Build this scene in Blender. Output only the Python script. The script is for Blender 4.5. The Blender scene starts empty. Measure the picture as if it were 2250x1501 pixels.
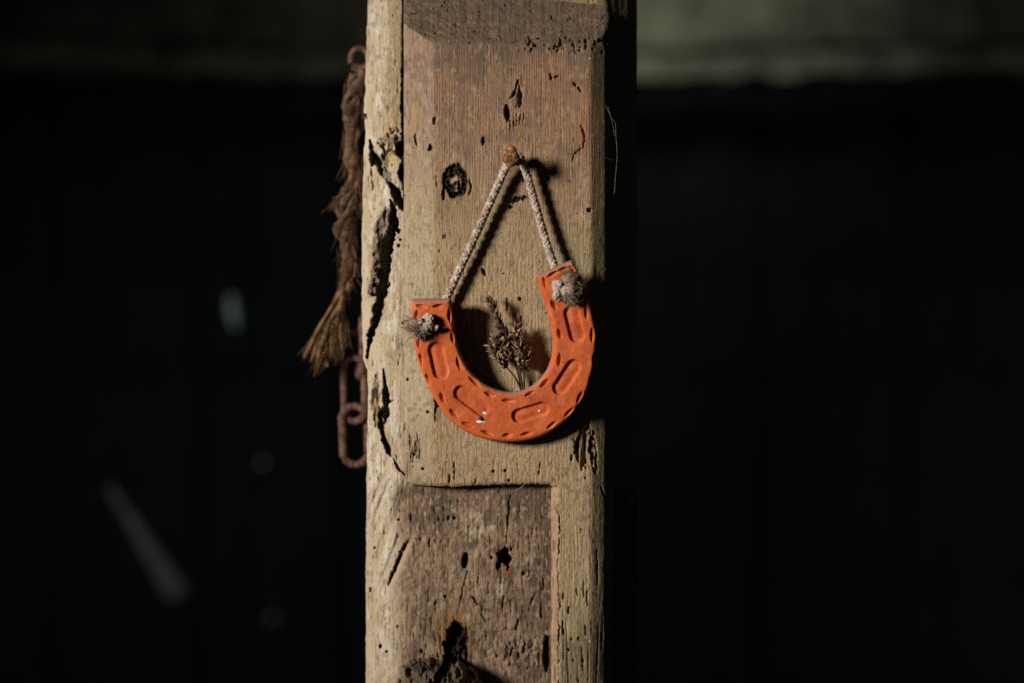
import bpy, math, random
import numpy as np
from mathutils import Vector, Matrix

random.seed(7)
rng = np.random.default_rng(7)
sc = bpy.context.scene
col = sc.collection

# ------------------------------------------------------------------ camera, light, exposure
S = 0.0003            # metres per photo pixel on the plane of the plank's face
D = 0.9375            # camera distance to that plane (50 mm lens on 36 mm film)
cam_d = bpy.data.cameras.new('camera')
cam_d.lens = 50; cam_d.sensor_width = 36
cam_d.clip_start = 0.01; cam_d.clip_end = 60
cam_d.dof.use_dof = True
cam_d.dof.focus_distance = D - 0.008
cam_d.dof.aperture_fstop = 2.2
cam_d.dof.aperture_blades = 9
cam = bpy.data.objects.new('camera', cam_d); col.objects.link(cam)
cam.location = (0, -D, 0); cam.rotation_euler = (math.radians(90), 0, 0)
sc.camera = cam

w = bpy.data.worlds.new('World'); sc.world = w; w.use_nodes = True
w.node_tree.nodes['Background'].inputs[0].default_value = (0.80, 0.92, 1.0, 1)
w.node_tree.nodes['Background'].inputs[1].default_value = 0.009

def area(name, loc, target, size, power, colr, spread=180):
    d = bpy.data.lights.new(name, 'AREA'); d.shape = 'DISK'; d.size = size
    d.energy = power; d.color = colr; d.spread = math.radians(spread)
    o = bpy.data.objects.new(name, d); col.objects.link(o); o.location = loc
    o.rotation_euler = (Vector(target) - Vector(loc)).to_track_quat('-Z', 'Y').to_euler()
    return o
KD = 2.0
kdir = Vector((-1.12, -1.0, 0.32)).normalized()
area('doorway_light', kdir * KD, (0.0, 0, 0.0), 0.42, 3.85, (1.0, 0.95, 0.88), 46)
area('beam_fill_light', (0.36, 2.5, 1.15), (0.36, 3.2, 0.84), 0.25, 1.25, (0.97, 1.0, 0.80), 130)  # unseen lamp added to brighten the beams behind the post
area('left_fill_light', (-1.9, 1.3, 0.6), (-0.75, 2.4, -0.35), 0.2, 2.6, (0.86, 0.97, 1.0), 100)  # unseen lamp added to lift the pale pieces at the left

sc.view_settings.view_transform = 'Standard'; sc.view_settings.look = 'None'
sc.view_settings.exposure = 0.0; sc.view_settings.gamma = 1.0
sc.view_settings.use_curve_mapping = False
sc.cycles.max_bounces = 3
sc.cycles.diffuse_bounces = 1
sc.cycles.use_denoising = False

# ------------------------------------------------------------------ helpers
def P(px, py, h=0.0):
    """point seen at photo pixel (px,py), h pixels (times S metres) in front of the plank's face"""
    y = -h * S; k = (D + y) / D
    return ((px - 1125) * S * k, y, (750.5 - py) * S * k)

def Pn(x, y, h):
    Y = -h * S; k = (D + Y) / D
    return np.stack([(x - 1125) * S * k, Y, (750.5 - y) * S * k], -1)

def noise(x, y, seed=0):
    r = np.random.default_rng(1000 + seed)
    T = r.random((256, 256))
    xi = np.floor(x).astype(int); yi = np.floor(y).astype(int)
    fx = x - xi; fy = y - yi
    fx = fx * fx * (3 - 2 * fx); fy = fy * fy * (3 - 2 * fy)
    a = T[xi & 255, yi & 255]; b = T[(xi + 1) & 255, yi & 255]
    c = T[xi & 255, (yi + 1) & 255]; d = T[(xi + 1) & 255, (yi + 1) & 255]
    return (a * (1 - fx) + b * fx) * (1 - fy) + (c * (1 - fx) + d * fx) * fy - 0.5

def fbm(x, y, octv=4, seed=0):
    t = np.zeros_like(x, dtype=float); a = 1.0
    for i in range(octv):
        t += a * noise(x * 2 ** i + 17.3 * i, y * 2 ** i + 5.1 * i, seed + i); a *= 0.5
    return t

def sstep(e0, e1, x):
    t = np.clip((x - e0) / (e1 - e0), 0, 1)
    return t * t * (3 - 2 * t)

def smin(a, b, k):
    hh = np.clip(0.5 + 0.5 * (b - a) / k, 0, 1)
    return b * (1 - hh) + a * hh - k * hh * (1 - hh)

def poly_dist(x, y, pts, width=None):
    """distance to a polyline, and interpolated half-width"""
    best = np.full(x.shape, 1e9); wv = np.zeros(x.shape); ns_ = len(pts) - 1
    for i in range(len(pts) - 1):
        x0, y0 = pts[i][:2]; x1, y1 = pts[i + 1][:2]
        dx, dy = x1 - x0, y1 - y0
        t = np.clip(((x - x0) * dx + (y - y0) * dy) / (dx * dx + dy * dy), 0, 1)
        d = np.hypot(x - x0 - t * dx, y - y0 - t * dy)
        if len(pts[i]) > 2:
            ww = pts[i][2] + (pts[i + 1][2] - pts[i][2]) * t
            T = (i + t) / ns_; ww = ww * (0.25 + 0.75 * np.sqrt(np.clip(4 * T * (1 - T), 0, 1))) - 1.6 * np.abs(2 * T - 1) ** 3
        else:
            ww = np.full(x.shape, 1.0)
        m = (d - ww) < (best - wv)
        best = np.where(m, d, best); wv = np.where(m, ww, wv)
    return best, wv

def ell(x, y, cx, cy, rx, ry, ang=0, wob=0.0, seed=3):
    a = math.radians(ang); c, s_ = math.cos(a), math.sin(a)
    u = (x - cx) * c + (y - cy) * s_; v = -(x - cx) * s_ + (y - cy) * c
    r = np.sqrt((u / rx) ** 2 + (v / ry) ** 2)
    if wob: r = r * np.maximum(1 + wob * 1.6 * fbm(x / 9.0, y / 14.0, 3, seed), 0.55)
    return r

def srgb(r, g, b):
    f = lambda c: (c / 255 / 12.92) if c <= 10 else ((c / 255 + 0.055) / 1.055) ** 2.4
    return np.array([f(r), f(g), f(b)])

def link(name, me, mat, parent=None):
    o = bpy.data.objects.new(name, me); col.objects.link(o)
    if mat: me.materials.append(mat)
    if parent: o.parent = parent
    return o

def empty(name, label, cat, loc=(0, 0, 0), group=None):
    o = bpy.data.objects.new(name, None); col.objects.link(o)
    o.empty_display_size = 0.01; o.location = loc
    o['label'] = label; o['category'] = cat
    if group: o['group'] = group
    return o

def adopt(o, parent):
    o.parent = parent
    o.matrix_parent_inverse = Matrix.Translation(-Vector(parent.location))

def mesh_np(name, V, F, smooth=True):
    me = bpy.data.meshes.new(name)
    V = np.asarray(V, dtype=np.float32); F = np.asarray(F, dtype=np.int32)
    me.vertices.add(len(V)); me.vertices.foreach_set('co', V.ravel())
    n = F.shape[1]
    me.loops.add(F.size); me.loops.foreach_set('vertex_index', F.ravel())
    me.polygons.add(len(F))
    me.polygons.foreach_set('loop_start', np.arange(0, F.size, n, dtype=np.int32))
    me.polygons.foreach_set('loop_total', np.full(len(F), n, dtype=np.int32))
    me.polygons.foreach_set('use_smooth', np.full(len(F), smooth))
    me.update(calc_edges=True); me.validate()
    return me

def set_attr(me, name, arr):
    if arr.ndim == 2:
        a = me.attributes.new(name, 'FLOAT_COLOR', 'POINT')
        c = np.ones((len(arr), 4), dtype=np.float32); c[:, :3] = arr
        a.data.foreach_set('color', c.ravel())
    else:
        a = me.attributes.new(name, 'FLOAT', 'POINT')
        a.data.foreach_set('value', arr.astype(np.float32))

def relief(name, x0, x1, y0, y1, step, mask_fn, h_fn, warp_fn, back, base=0.0):
    """carved solid: front surface h(x,y) on a grid, walls down to `back` (pixels behind)"""
    nx = int((x1 - x0) / step) + 1; ny = int((y1 - y0) / step) + 1
    gx, gy = np.meshgrid(np.linspace(x0, x1, nx), np.linspace(y0, y1, ny), indexing='ij')
    h, colr, gloss = h_fn(gx, gy)
    wx, wy = warp_fn(gx, gy)
    cx = (gx[:-1, :-1] + gx[1:, 1:]) / 2; cy = (gy[:-1, :-1] + gy[1:, 1:]) / 2
    m = mask_fn(cx, cy)
    idx = np.arange(nx * ny).reshape(nx, ny)
    q = np.stack([idx[:-1, :-1], idx[:-1, 1:], idx[1:, 1:], idx[1:, :-1]], -1)   # faces toward -Y
    F = q[m]
    V = Pn(wx + 0 * gx, wy, h + base).reshape(-1, 3)
    # walls
    pad = np.zeros((nx + 1, ny + 1), bool); pad[1:-1, 1:-1] = m
    walls = []
    L = m & ~pad[:-2, 1:-1]; R_ = m & ~pad[2:, 1:-1]; U = m & ~pad[1:-1, :-2]; Dn = m & ~pad[1:-1, 2:]
    E = np.concatenate([
        np.stack([idx[:-1, :-1][L], idx[:-1, 1:][L]], -1),
        np.stack([idx[1:, 1:][R_], idx[1:, :-1][R_]], -1),
        np.stack([idx[1:, :-1][U], idx[:-1, :-1][U]], -1),
        np.stack([idx[:-1, 1:][Dn], idx[1:, 1:][Dn]], -1)])
    ub = np.unique(E)
    remap = np.full(nx * ny, -1); rings = 5
    hb = (h + base).ravel()[ub]; xb = wx.ravel()[ub]; yb = wy.ravel()[ub]
    newV = [V]; n0 = len(V); prev = np.arange(nx * ny)
    Fs = [F]
    for k in range(1, rings + 1):
        t = k / rings
        hh = hb * (1 - t) + back * t
        # straight back in world space
        p0 = V[ub].copy(); p0[:, 1] = -hh * S
        jit = fbm(yb / 8.0, hh / 8.0, 2, 50) * 1.2 * S * (1 if k < rings else 0)
        p0[:, 0] += jit
        remap = prev.copy(); remap[ub] = n0 + np.arange(len(ub))
        Fs.append(np.stack([prev[E[:, 1]], prev[E[:, 0]], remap[E[:, 0]], remap[E[:, 1]]], -1))
        newV.append(p0); prev = remap; n0 += len(ub)
    V = np.concatenate(newV); F = np.concatenate(Fs)
    C = np.concatenate([colr.reshape(-1, 3)] + [colr.reshape(-1, 3)[ub]] * rings)
    G = np.concatenate([gloss.ravel()] + [gloss.ravel()[ub]] * rings)
    used = np.zeros(len(V), bool); used[F.ravel()] = True
    re = np.cumsum(used) - 1
    me = mesh_np(name, V[used], re[F])
    set_attr(me, 'col', C[used]); set_attr(me, 'gloss', G[used])
    return me

def tube(pts, rad, n=8, closed=False, cap=True):
    """pts (k,3) px-space or world; returns V,F(quads); radius scalar or array"""
    pts = np.asarray(pts, float); k = len(pts)
    rad = np.full(k, rad) if np.isscalar(rad) else np.asarray(rad, float)
    if closed:
        tan = np.roll(pts, -1, 0) - np.roll(pts, 1, 0)
    else:
        tan = np.gradient(pts, axis=0)
    tan /= np.linalg.norm(tan, axis=1, keepdims=True) + 1e-12
    nrm = np.zeros_like(pts)
    a = np.array([0.13, 0.21, 0.97]) if abs(tan[0][2]) < 0.9 else np.array([0.97, 0.21, 0.13])
    v = a - tan[0] * a.dot(tan[0]); v /= np.linalg.norm(v)
    for i in range(k):
        v = v - tan[i] * v.dot(tan[i]); v /= np.linalg.norm(v) + 1e-12
        nrm[i] = v
    bi = np.cross(tan, nrm)
    if closed:
        pass
    th = np.linspace(0, 2 * np.pi, n, endpoint=False)
    V = pts[:, None, :] + rad[:, None, None] * (np.cos(th)[None, :, None] * nrm[:, None, :] + np.sin(th)[None, :, None] * bi[:, None, :])
    V = V.reshape(-1, 3)
    i = np.arange(k if closed else k - 1)[:, None]; j = np.arange(n)[None, :]
    i2 = (i + 1) % k; j2 = (j + 1) % n
    F = np.stack([i * n + j, i2 * n + j, i2 * n + j2, i * n + j2], -1).reshape(-1, 4)
    return V, F

class MB:
    def __init__(s): s.V = []; s.F = []; s.C = []; s.n = 0
    def add(s, V, F, c=None):
        s.V.append(V); s.F.append(np.asarray(F) + s.n); s.n += len(V)
        if c is not None:
            c = np.asarray(c, float)
            s.C.append(np.tile(c, (len(V), 1)) if c.ndim == 1 else c)
    def build(s, name, mat, parent=None):
        me = mesh_np(name, np.concatenate(s.V), np.concatenate(s.F))
        if s.C: set_attr(me, 'col', np.concatenate(s.C))
        o = link(name, me, mat)
        if parent: adopt(o, parent)
        return o

def resample(pts, step):
    pts = np.asarray(pts, float)
    # Catmull-Rom
    Q = np.vstack([2 * pts[0] - pts[1], pts, 2 * pts[-1] - pts[-2]])
    out = []
    for i in range(1, len(Q) - 2):
        p0, p1, p2, p3 = Q[i - 1], Q[i], Q[i + 1], Q[i + 2]
        n = max(2, int(np.linalg.norm(p2 - p1) / step))
        for t in np.linspace(0, 1, n, endpoint=False):
            out.append(0.5 * ((2 * p1) + (-p0 + p2) * t + (2 * p0 - 5 * p1 + 4 * p2 - p3) * t * t + (-p0 + 3 * p1 - 3 * p2 + p3) * t ** 3))
    out.append(Q[-2])
    return np.array(out)

def w3(pts):
    pts = np.asarray(pts, float)
    return Pn(pts[:, 0], pts[:, 1], pts[:, 2])

# ------------------------------------------------------------------ materials
def nodes(name):
    m = bpy.data.materials.new(name); m.use_nodes = True
    nt = m.node_tree; b = nt.nodes['Principled BSDF']
    return m, nt, b

def N(nt, t, **kw):
    n = nt.nodes.new(t)
    for k, v in kw.items():
        if k in n.inputs: n.inputs[k].default_value = v
        else: setattr(n, k, v)
    return n

def surf_mat(name, attr=True, base=(0.3, 0.2, 0.1), rough=0.85, grain=(1 / (3 * S), 1 / (3 * S), 1 / (50 * S)),
             bump=0.4, bump_d=0.0004, var=0.35, fine=1 / (2.2 * S), fine_amt=0.5, spec=0.25, base2=None, mix_scale=60, gloss=False, sheen=0):
    m, nt, b = nodes(name); L = nt.links
    tc = N(nt, 'ShaderNodeTexCoord')
    mp = N(nt, 'ShaderNodeMapping'); mp.inputs['Scale'].default_value = grain
    L.new(tc.outputs['Object'], mp.inputs['Vector'])
    g = N(nt, 'ShaderNodeTexNoise', Scale=1.0, Detail=3.0, Roughness=0.6)
    L.new(mp.outputs['Vector'], g.inputs['Vector'])
    f = N(nt, 'ShaderNodeTexNoise', Scale=fine, Detail=3.0, Roughness=0.7)
    L.new(tc.outputs['Object'], f.inputs['Vector'])
    mixh = N(nt, 'ShaderNodeMix'); mixh.inputs[0].default_value = fine_amt
    L.new(g.outputs[0], mixh.inputs[2]); L.new(f.outputs[0], mixh.inputs[3])
    if attr:
        at = N(nt, 'ShaderNodeAttribute', attribute_name='col'); csrc = at.outputs['Color']
    elif base2 is not None:
        bn = N(nt, 'ShaderNodeTexNoise', Scale=mix_scale, Detail=5.0, Roughness=0.65)
        L.new(tc.outputs['Object'], bn.inputs['Vector'])
        cr = N(nt, 'ShaderNodeValToRGB')
        cr.color_ramp.elements[0].position = 0.36; cr.color_ramp.elements[1].position = 0.66
        cr.color_ramp.elements[0].color = (*base, 1); cr.color_ramp.elements[1].color = (*base2, 1)
        L.new(bn.outputs[0], cr.inputs[0]); csrc = cr.outputs[0]
    else:
        rgb = N(nt, 'ShaderNodeRGB'); rgb.outputs[0].default_value = (*base, 1); csrc = rgb.outputs[0]
    mr = N(nt, 'ShaderNodeMapRange'); mr.inputs[1].default_value = 0.25; mr.inputs[2].default_value = 0.75
    mr.inputs[3].default_value = 1 - var; mr.inputs[4].default_value = 1 + var
    L.new(mixh.outputs[0], mr.inputs[0])
    mul = N(nt, 'ShaderNodeVectorMath', operation='SCALE')
    L.new(csrc, mul.inputs[0]); L.new(mr.outputs[0], mul.inputs['Scale'])
    L.new(mul.outputs[0], b.inputs['Base Color'])
    bp = N(nt, 'ShaderNodeBump'); bp.inputs['Strength'].default_value = bump; bp.inputs['Distance'].default_value = bump_d
    L.new(mixh.outputs[0], bp.inputs['Height']); L.new(bp.outputs[0], b.inputs['Normal'])
    b.inputs['Roughness'].default_value = rough
    b.inputs['Specular IOR Level'].default_value = spec
    if gloss:
        ga = N(nt, 'ShaderNodeAttribute', attribute_name='gloss')
        gm = N(nt, 'ShaderNodeMapRange'); gm.inputs[3].default_value = rough; gm.inputs[4].default_value = 0.28
        L.new(ga.outputs['Fac'], gm.inputs[0]); L.new(gm.outputs[0], b.inputs['Roughness'])
    if sheen: b.inputs['Sheen Weight'].default_value = sheen
    return m

M = {}
M['plank'] = surf_mat('plank_wood', bump=1.0, bump_d=0.0014, var=0.40, fine=1 / (3.0 * S), gloss=True, fine_amt=0.55)
M['post'] = surf_mat('post_wood', bump=1.0, bump_d=0.0014, var=0.42, fine=1 / (3.4 * S), gloss=True, fine_amt=0.55, grain=(1 / (4 * S), 1 / (4 * S), 1 / (45 * S)))
M['clay'] = surf_mat('terracotta', bump=0.6, bump_d=0.0005, var=0.14, grain=(1 / (6 * S),) * 3, fine=1 / (2.5 * S), rough=0.72, spec=0.3)
M['cord'] = surf_mat('cotton_cord', bump=0.5, bump_d=0.0002, var=0.35, grain=(1 / (3 * S),) * 3, rough=0.95, spec=0.1, sheen=0.2)
M['fibre'] = surf_mat('cord_fibre', bump=0.0, var=0.3, rough=0.95, spec=0.1)
M['rust'] = surf_mat('rusty_iron', attr=False, base=(0.055, 0.028, 0.019), base2=(0.20, 0.105, 0.072), mix_scale=170, bump=1.0, bump_d=0.0012,
                     grain=(1 / (8 * S),) * 3, fine=1 / (3 * S), rough=0.85, var=0.4)
M['nail'] = surf_mat('rusty_nail', attr=False, base=(0.02, 0.010, 0.008), base2=(0.50, 0.22, 0.09), mix_scale=420, bump=1.0, bump_d=0.0012,
                     grain=(1 / (6 * S),) * 3, fine=1 / (3 * S), rough=0.8, var=0.4)
M['grass'] = surf_mat('dried_grass', bump=0.2, bump_d=0.0002, var=0.3, rough=0.7, spec=0.3)
M['beam'] = surf_mat('far_timber', attr=False, base=(0.10, 0.10, 0.078), base2=(0.30, 0.295, 0.23), mix_scale=5, grain=(4, 30, 30), fine=40, bump=0.5, bump_d=0.01, var=0.3, rough=0.9)
M['beam_shaded'] = surf_mat('far_shaded_timber', attr=False, base=(0.06, 0.05, 0.034), base2=(0.17, 0.145, 0.10), mix_scale=5, grain=(4, 30, 30), fine=40, bump=0.5, bump_d=0.01, var=0.3, rough=0.9)  # browner beam timber, with its dimmer light put into the colour
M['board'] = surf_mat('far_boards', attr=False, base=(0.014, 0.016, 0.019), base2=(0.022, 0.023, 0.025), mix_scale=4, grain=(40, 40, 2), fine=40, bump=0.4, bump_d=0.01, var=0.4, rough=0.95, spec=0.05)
M['pale'] = surf_mat('pale_standin', attr=False, base=(0.34, 0.35, 0.34), base2=(0.5, 0.52, 0.5), mix_scale=9, grain=(60, 60, 4), fine=60, bump=0.3, bump_d=0.004, var=0.2, rough=0.85)
M['grey_board'] = surf_mat('grey_board', attr=False, base=(0.15, 0.155, 0.14), base2=(0.20, 0.205, 0.19), mix_scale=4, grain=(60, 60, 4), fine=60, bump=0.2, bump_d=0.002, var=0.1, rough=0.85)
M['white'] = surf_mat('chalky_white', attr=False, base=(0.66, 0.65, 0.62), base2=(0.8, 0.8, 0.78), mix_scale=300, bump=0.6, bump_d=0.0003, grain=(1 / (4 * S),) * 3, rough=0.8, var=0.12)
M['silk'] = surf_mat('spider_silk', attr=False, base=(0.45, 0.45, 0.42), bump=0.0, var=0.2, rough=0.6)
M['dark_bit'] = surf_mat('dark_crumb', attr=False, base=(0.02, 0.014, 0.01), base2=(0.05, 0.03, 0.02), mix_scale=400, bump=0.6, bump_d=0.0003, rough=0.8)

def mixc(c, target, m):
    return c * (1 - m[..., None]) + np.asarray(target) * m[..., None]

# ------------------------------------------------------------------ background: corner beams, boards, pale things
def box_part(name, cx, sx, sy, sz, mat, parent, loc, rotz=0, roty=0, jitter=0.004, nseg=14, seed=0, taper=0.0):
    """a rough-sawn timber: a box subdivided along its length with uneven edges"""
    r = np.random.default_rng(seed)
    long_x = sx >= sz
    n = nseg
    t = np.linspace(-0.5, 0.5, n)
    prof = np.array([(-.5, -.5), (.46, -.5), (.5, -.46), (.5, .46), (.46, .5), (-.46, .5), (-.5, .46)])
    V = []
    for ti in t:
        j = r.normal(0, jitter, (len(prof), 2))
        for (a, b_), (j0, j1) in zip(prof, j):
            if long_x: V.append((ti * sx, a * sy + j0, b_ * sz + j1))
            else: V.append((a * sx * (1 - taper * ti) + j0, b_ * sy + j1, ti * sz))
    k = len(prof); F = []
    for i in range(n - 1):
        for q in range(k):
            F.append((i * k + q, (i + 1) * k + q, (i + 1) * k + (q + 1) % k, i * k + (q + 1) % k))
    me = bpy.data.meshes.new(name)
    F += [tuple(range(k - 1, -1, -1)), tuple((n - 1) * k + q for q in range(k))]
    me.from_pydata(V, [], F); me.update()
    import bmesh
    bm = bmesh.new(); bm.from_mesh(me); bmesh.ops.recalc_face_normals(bm, faces=bm.faces); bm.to_mesh(me); bm.free()
    o = link(name, me, mat)
    o.location = loc; o.rotation_euler = (0, roty, rotz)
    if parent: adopt(o, parent)
    return o

def at(px, py, y):
    k = (D + y) / D
    return Vector(((px - 1125) * S * k, y, (750.5 - py) * S * k))

# right beam: lower edge from (1150,188) deep behind the post up to (2320,163)
def beam(name, label, a, b, seed, mat):
    mid = (a + b) / 2; d = b - a; L_ = math.hypot(d.x, d.y); rz = math.atan2(d.y, d.x)
    ry = -math.atan2(d.z, L_)
    o = empty(name, label, 'beam', mid)
    box_part('timber', 0, L_, 0.16, 0.42, mat, o, mid + Vector((0, 0.10, 0.315)), rz, ry, 0.007, 26, seed)
    box_part('ledge_strip', 0, L_, 0.10, 0.065, mat, o, mid + Vector((0, -0.015, 0.0335)), rz, ry, 0.006, 30, seed + 1)
    return o
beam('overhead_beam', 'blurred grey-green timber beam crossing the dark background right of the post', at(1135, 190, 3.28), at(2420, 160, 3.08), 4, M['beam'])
beam('overhead_beam', 'blurred brown timber beam, painted darker for its dim light, in the top left of the dark background', at(-180, 146, 2.98), at(1095, 198, 3.28), 9, M['beam_shaded'])

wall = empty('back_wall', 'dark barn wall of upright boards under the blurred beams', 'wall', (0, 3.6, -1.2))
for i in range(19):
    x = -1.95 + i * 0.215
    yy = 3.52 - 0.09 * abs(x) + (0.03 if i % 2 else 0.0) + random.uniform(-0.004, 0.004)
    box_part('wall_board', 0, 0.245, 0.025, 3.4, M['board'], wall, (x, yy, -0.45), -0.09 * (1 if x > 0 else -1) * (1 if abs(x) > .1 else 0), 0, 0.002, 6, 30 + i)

lp = at(318, 1190, 2.3)
o = box_part('leaning_board', 0, 0.030, 0.025, 0.29, M['grey_board'], None, lp, 0.25, math.radians(-31), 0.001, 10, 77, 1.3)
o['label'] = 'blurred pale board leaning diagonally in the dark, lower left'; o['category'] = 'board'
def scrap(name, label, cat, px, py, y, wpx, hpx, rot, seed):  # pale solid added in place of a chink of daylight
    k = S * (D + y) / D
    c = at(px, py, y)
    r = np.random.default_rng(seed)
    V = []; nu, nv = 10, 7
    for i in range(nu):
        a = math.pi * (i + 0.5) / nu - math.pi / 2
        for j in range(nv):
            b = 2 * math.pi * j / nv
            q = 1 + r.normal(0, 0.12)
            V.append((math.cos(a) * math.cos(b) * wpx / 2 * k * q, math.cos(a) * math.sin(b) * wpx / 3 * k * q, math.sin(a) * hpx / 2 * k))
    F = [(i * nv + j, i * nv + (j + 1) % nv, (i + 1) * nv + (j + 1) % nv, (i + 1) * nv + j) for i in range(nu - 1) for j in range(nv)]
    F += [tuple(range(nv - 1, -1, -1)), tuple((nu - 1) * nv + j for j in range(nv))]
    me = bpy.data.meshes.new(name); me.from_pydata(V, [], F); me.update()
    for p in me.polygons: p.use_smooth = True
    o = link(name, me, M['pale']); o.location = c; o.rotation_euler = (0, rot, 0)
    o['label'] = label; o['category'] = cat
scrap('chink_standin_tall', 'blurred pale upright peg for daylight glimmering in the dark left of the frayed rope', 'standin', 515, 686, 2.2, 26, 78, math.radians(-9), 1)
scrap('chink_standin_round', 'small round blurred bluish button for a daylight chink in the dark left of the chain end', 'spot_standin', 580, 1018, 2.2, 15, 15, 0, 2)
scrap('chink_standin_faint', 'faintest blurred grey stand-in for daylight in the dark near the bottom left of the post', 'lump', 600, 1358, 2.6, 22, 12, 0, 3)

# ------------------------------------------------------------------ rear post
POST_H = -44.0     # its front lies this many px behind the plank's face

def post_height(x, y):
    g = lambda *a, **k: fbm(*a, **k)
    xl = post_left(y)
    front = np.zeros_like(x)
    ch = 858 + 14 * fbm(y / 90, y * 0 + 2.2, 2, 5)
    chl = -(ch - x) * 0.62
    h = smin(front, chl, 16)
    edge = np.clip(1 - (x - xl) / 16, 0, 1)
    h -= 16 * edge ** 2.2
    # lower part rounds off more softly and swells
    low = sstep(1040, 1130, y)
    h_low = -((np.clip(905 - x, 0, 200)) ** 1.65) * 0.022
    h = h * (1 - low) + (h_low - 16 * edge ** 2.2) * low
    # upper stretch beside the plank: a swelling lip round the rot
    h += 5 * fbm(x / 60, y / 130, 3, 11) * sstep(0, 60, x - xl + 20)
    # right edge round
    h = smin(h, -(x - 1334) * 1.0 - 10, 10) - 14 * np.clip(1 - (1398 - x) / 18, 0, 1) ** 2
    h -= 56 * (sstep(260, 20, y) * (1 - sstep(882, 892, x)) + sstep(150, 80, y) * sstep(882, 892, x))
    h += 13 * sstep(52, 8, np.hypot(x - 892, (y - 1046) * 0.9))
    # grain
    tk = sstep(0.27, 0.43, noise(x / 3.2, y / 20, 27) + 0.2 * fbm(x / 40, y / 50, 2, 28)); h -= 3.0 * tk
    gr = noise(x / 4.2 + 0.4 * fbm(x / 50, y / 160, 2, 9), y / 110, 21) * 1.5 + noise(x / 8, y / 60, 22) * 1.6
    pit = fbm(x / 5.0, y / 7.0, 2, 24)
    h += gr * 0.9 + pit * 1.1
    # hewn ripples, lower left
    rip = sstep(1030, 1090, y) * sstep(905, 860, x) * sstep(1320, 1200, y)
    u = x * 0.93 + y * 0.36
    h += rip * 9.0 * noise(u / 8.0, (y * 0.93 - x * 0.36) / 90, 31)

    c = np.zeros(x.shape + (3,)) + srgb(150, 128, 102)
    # bare pale left side
    pale = sstep(905, 868, x + 18 * fbm(x / 30, y / 60, 3, 41))
    c = mixc(c, srgb(190, 172, 146), pale * 0.85)
    c = mixc(c, srgb(168, 150, 116), pale * sstep(0.02, 0.3, fbm(x / 26, y / 80, 3, 43)) * 0.7)
    c = mixc(c, srgb(197, 186, 166), pale * sstep(0.12, 0.35, fbm(x / 16 + 9, y / 45, 3, 44)) * 0.8)
    c = mixc(c, srgb(150, 126, 88), sstep(845, 862, x) * sstep(330, 250, y) * 0.6)
    # dirty weathered lower face, with shade painted under the plank
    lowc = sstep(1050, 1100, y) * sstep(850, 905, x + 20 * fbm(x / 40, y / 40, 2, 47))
    c = mixc(c, srgb(140, 115, 91), lowc)
    gnoise = fbm(x / 38, y / 60, 4, 51)
    c = mixc(c, srgb(98, 79, 61), lowc * sstep(0.0, 0.45, gnoise) * 0.6)
    c = mixc(c, srgb(74, 62, 51), lowc * sstep(1150, 1080, y + 60 * fbm(x / 60, y / 50, 2, 53)) * 0.75)  # shade below the plank's lower edge, painted as a ragged dark band
    c = mixc(c, srgb(176, 160, 134), lowc * sstep(0.25, 0.6, fbm(x / 12, y / 15, 2, 55) + 0.25 * fbm(x / 70, y / 70, 2, 56)) * 0.22)
    c = mixc(c, srgb(124, 92, 68), lowc * sstep(0.2, 0.45, fbm(x / 20 + 3, y / 33, 3, 57)) * 0.5)
    c = mixc(c, srgb(58, 47, 40), lowc * sstep(0.22, 0.4, noise(x / 5, y / 30, 59)) * 0.55)
    c = mixc(c, srgb(84, 65, 52), lowc * sstep(1130, 1200, x + 60 * fbm(x / 22, y / 40, 3, 146)) * 0.8)  # darker in patches toward the notch cheek
    # ingrained dirt: mottling and scuffs
    mot = fbm(x / 7.5, y / 10, 3, 141)
    c = mixc(c, srgb(84, 67, 52), lowc * sstep(0.08, 0.42, mot + 0.35 * fbm(x / 60, y / 60, 2, 142)) * 0.75)
    c = mixc(c, srgb(172, 150, 124), lowc * sstep(0.12, 0.45, fbm(x / 8 + 40, y / 13, 3, 143)) * 0.5)
    c = mixc(c, srgb(112, 92, 72), pale * sstep(0.15, 0.45, fbm(x / 9, y / 18, 3, 144)) * 0.45)
    h += lowc * 2.2 * fbm(x / 9, y / 14, 3, 145)
    # pale flakes stuck to it
    for fx, fy, r in ((1050, 1135, 12), (1062, 1165, 14), (1025, 1168, 6), (1103, 1290, 9), (1096, 1300, 8), (1160, 1268, 7), (1080, 1160, 7)):
        m = sstep(1.1, 0.4, ell(x, y, fx, fy, r, r * 1.2, 20, 0.9, int(fx)))
        c = mixc(c, srgb(178, 164, 136), m * 0.7); h += m * 1.5
    gloss = np.zeros_like(x)

    def trench(pts, depth, soft=3.0, wob=2.0, seed=60, tint=None, tm=0.8):
        nonlocal h, c
        d, ww = poly_dist(x + wob * 2 * fbm(x / 10, y / 12, 2, seed), y, pts)
        ww = ww * (1 + 1.3 * fbm(x / 7, y / 11, 2, seed + 3)); d = d + 1.6 * fbm(x / 3.5, y / 6, 2, seed + 5)
        gate = np.clip(ww / 0.5 + 0.8, 0, 1); ww = np.maximum(ww, 0.0)
        m = gate * sstep(ww + soft, np.maximum(ww - soft * 0.4, 0.0), d)
        h = h - depth * m
        if tint is not None: c = mixc(c, tint, m * tm)
        return m
    dk = srgb(46, 36, 28)  # dark tone for cracks and holes: dirt plus painted-in shade
    trench([(885, -60, 1.5), (886, 100, 2.0), (885, 250, 3.2), (887, 400, 3.0), (888, 470, 1)], 34, 1.5, 1.0, 62, dk, 0.5)
    # ---- rot and splits up the left side
    rot = sstep(0.55, 1.0, 1.5 - ell(x, y, 862, 318, 34, 42, 10, 0.6, 63))
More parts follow.
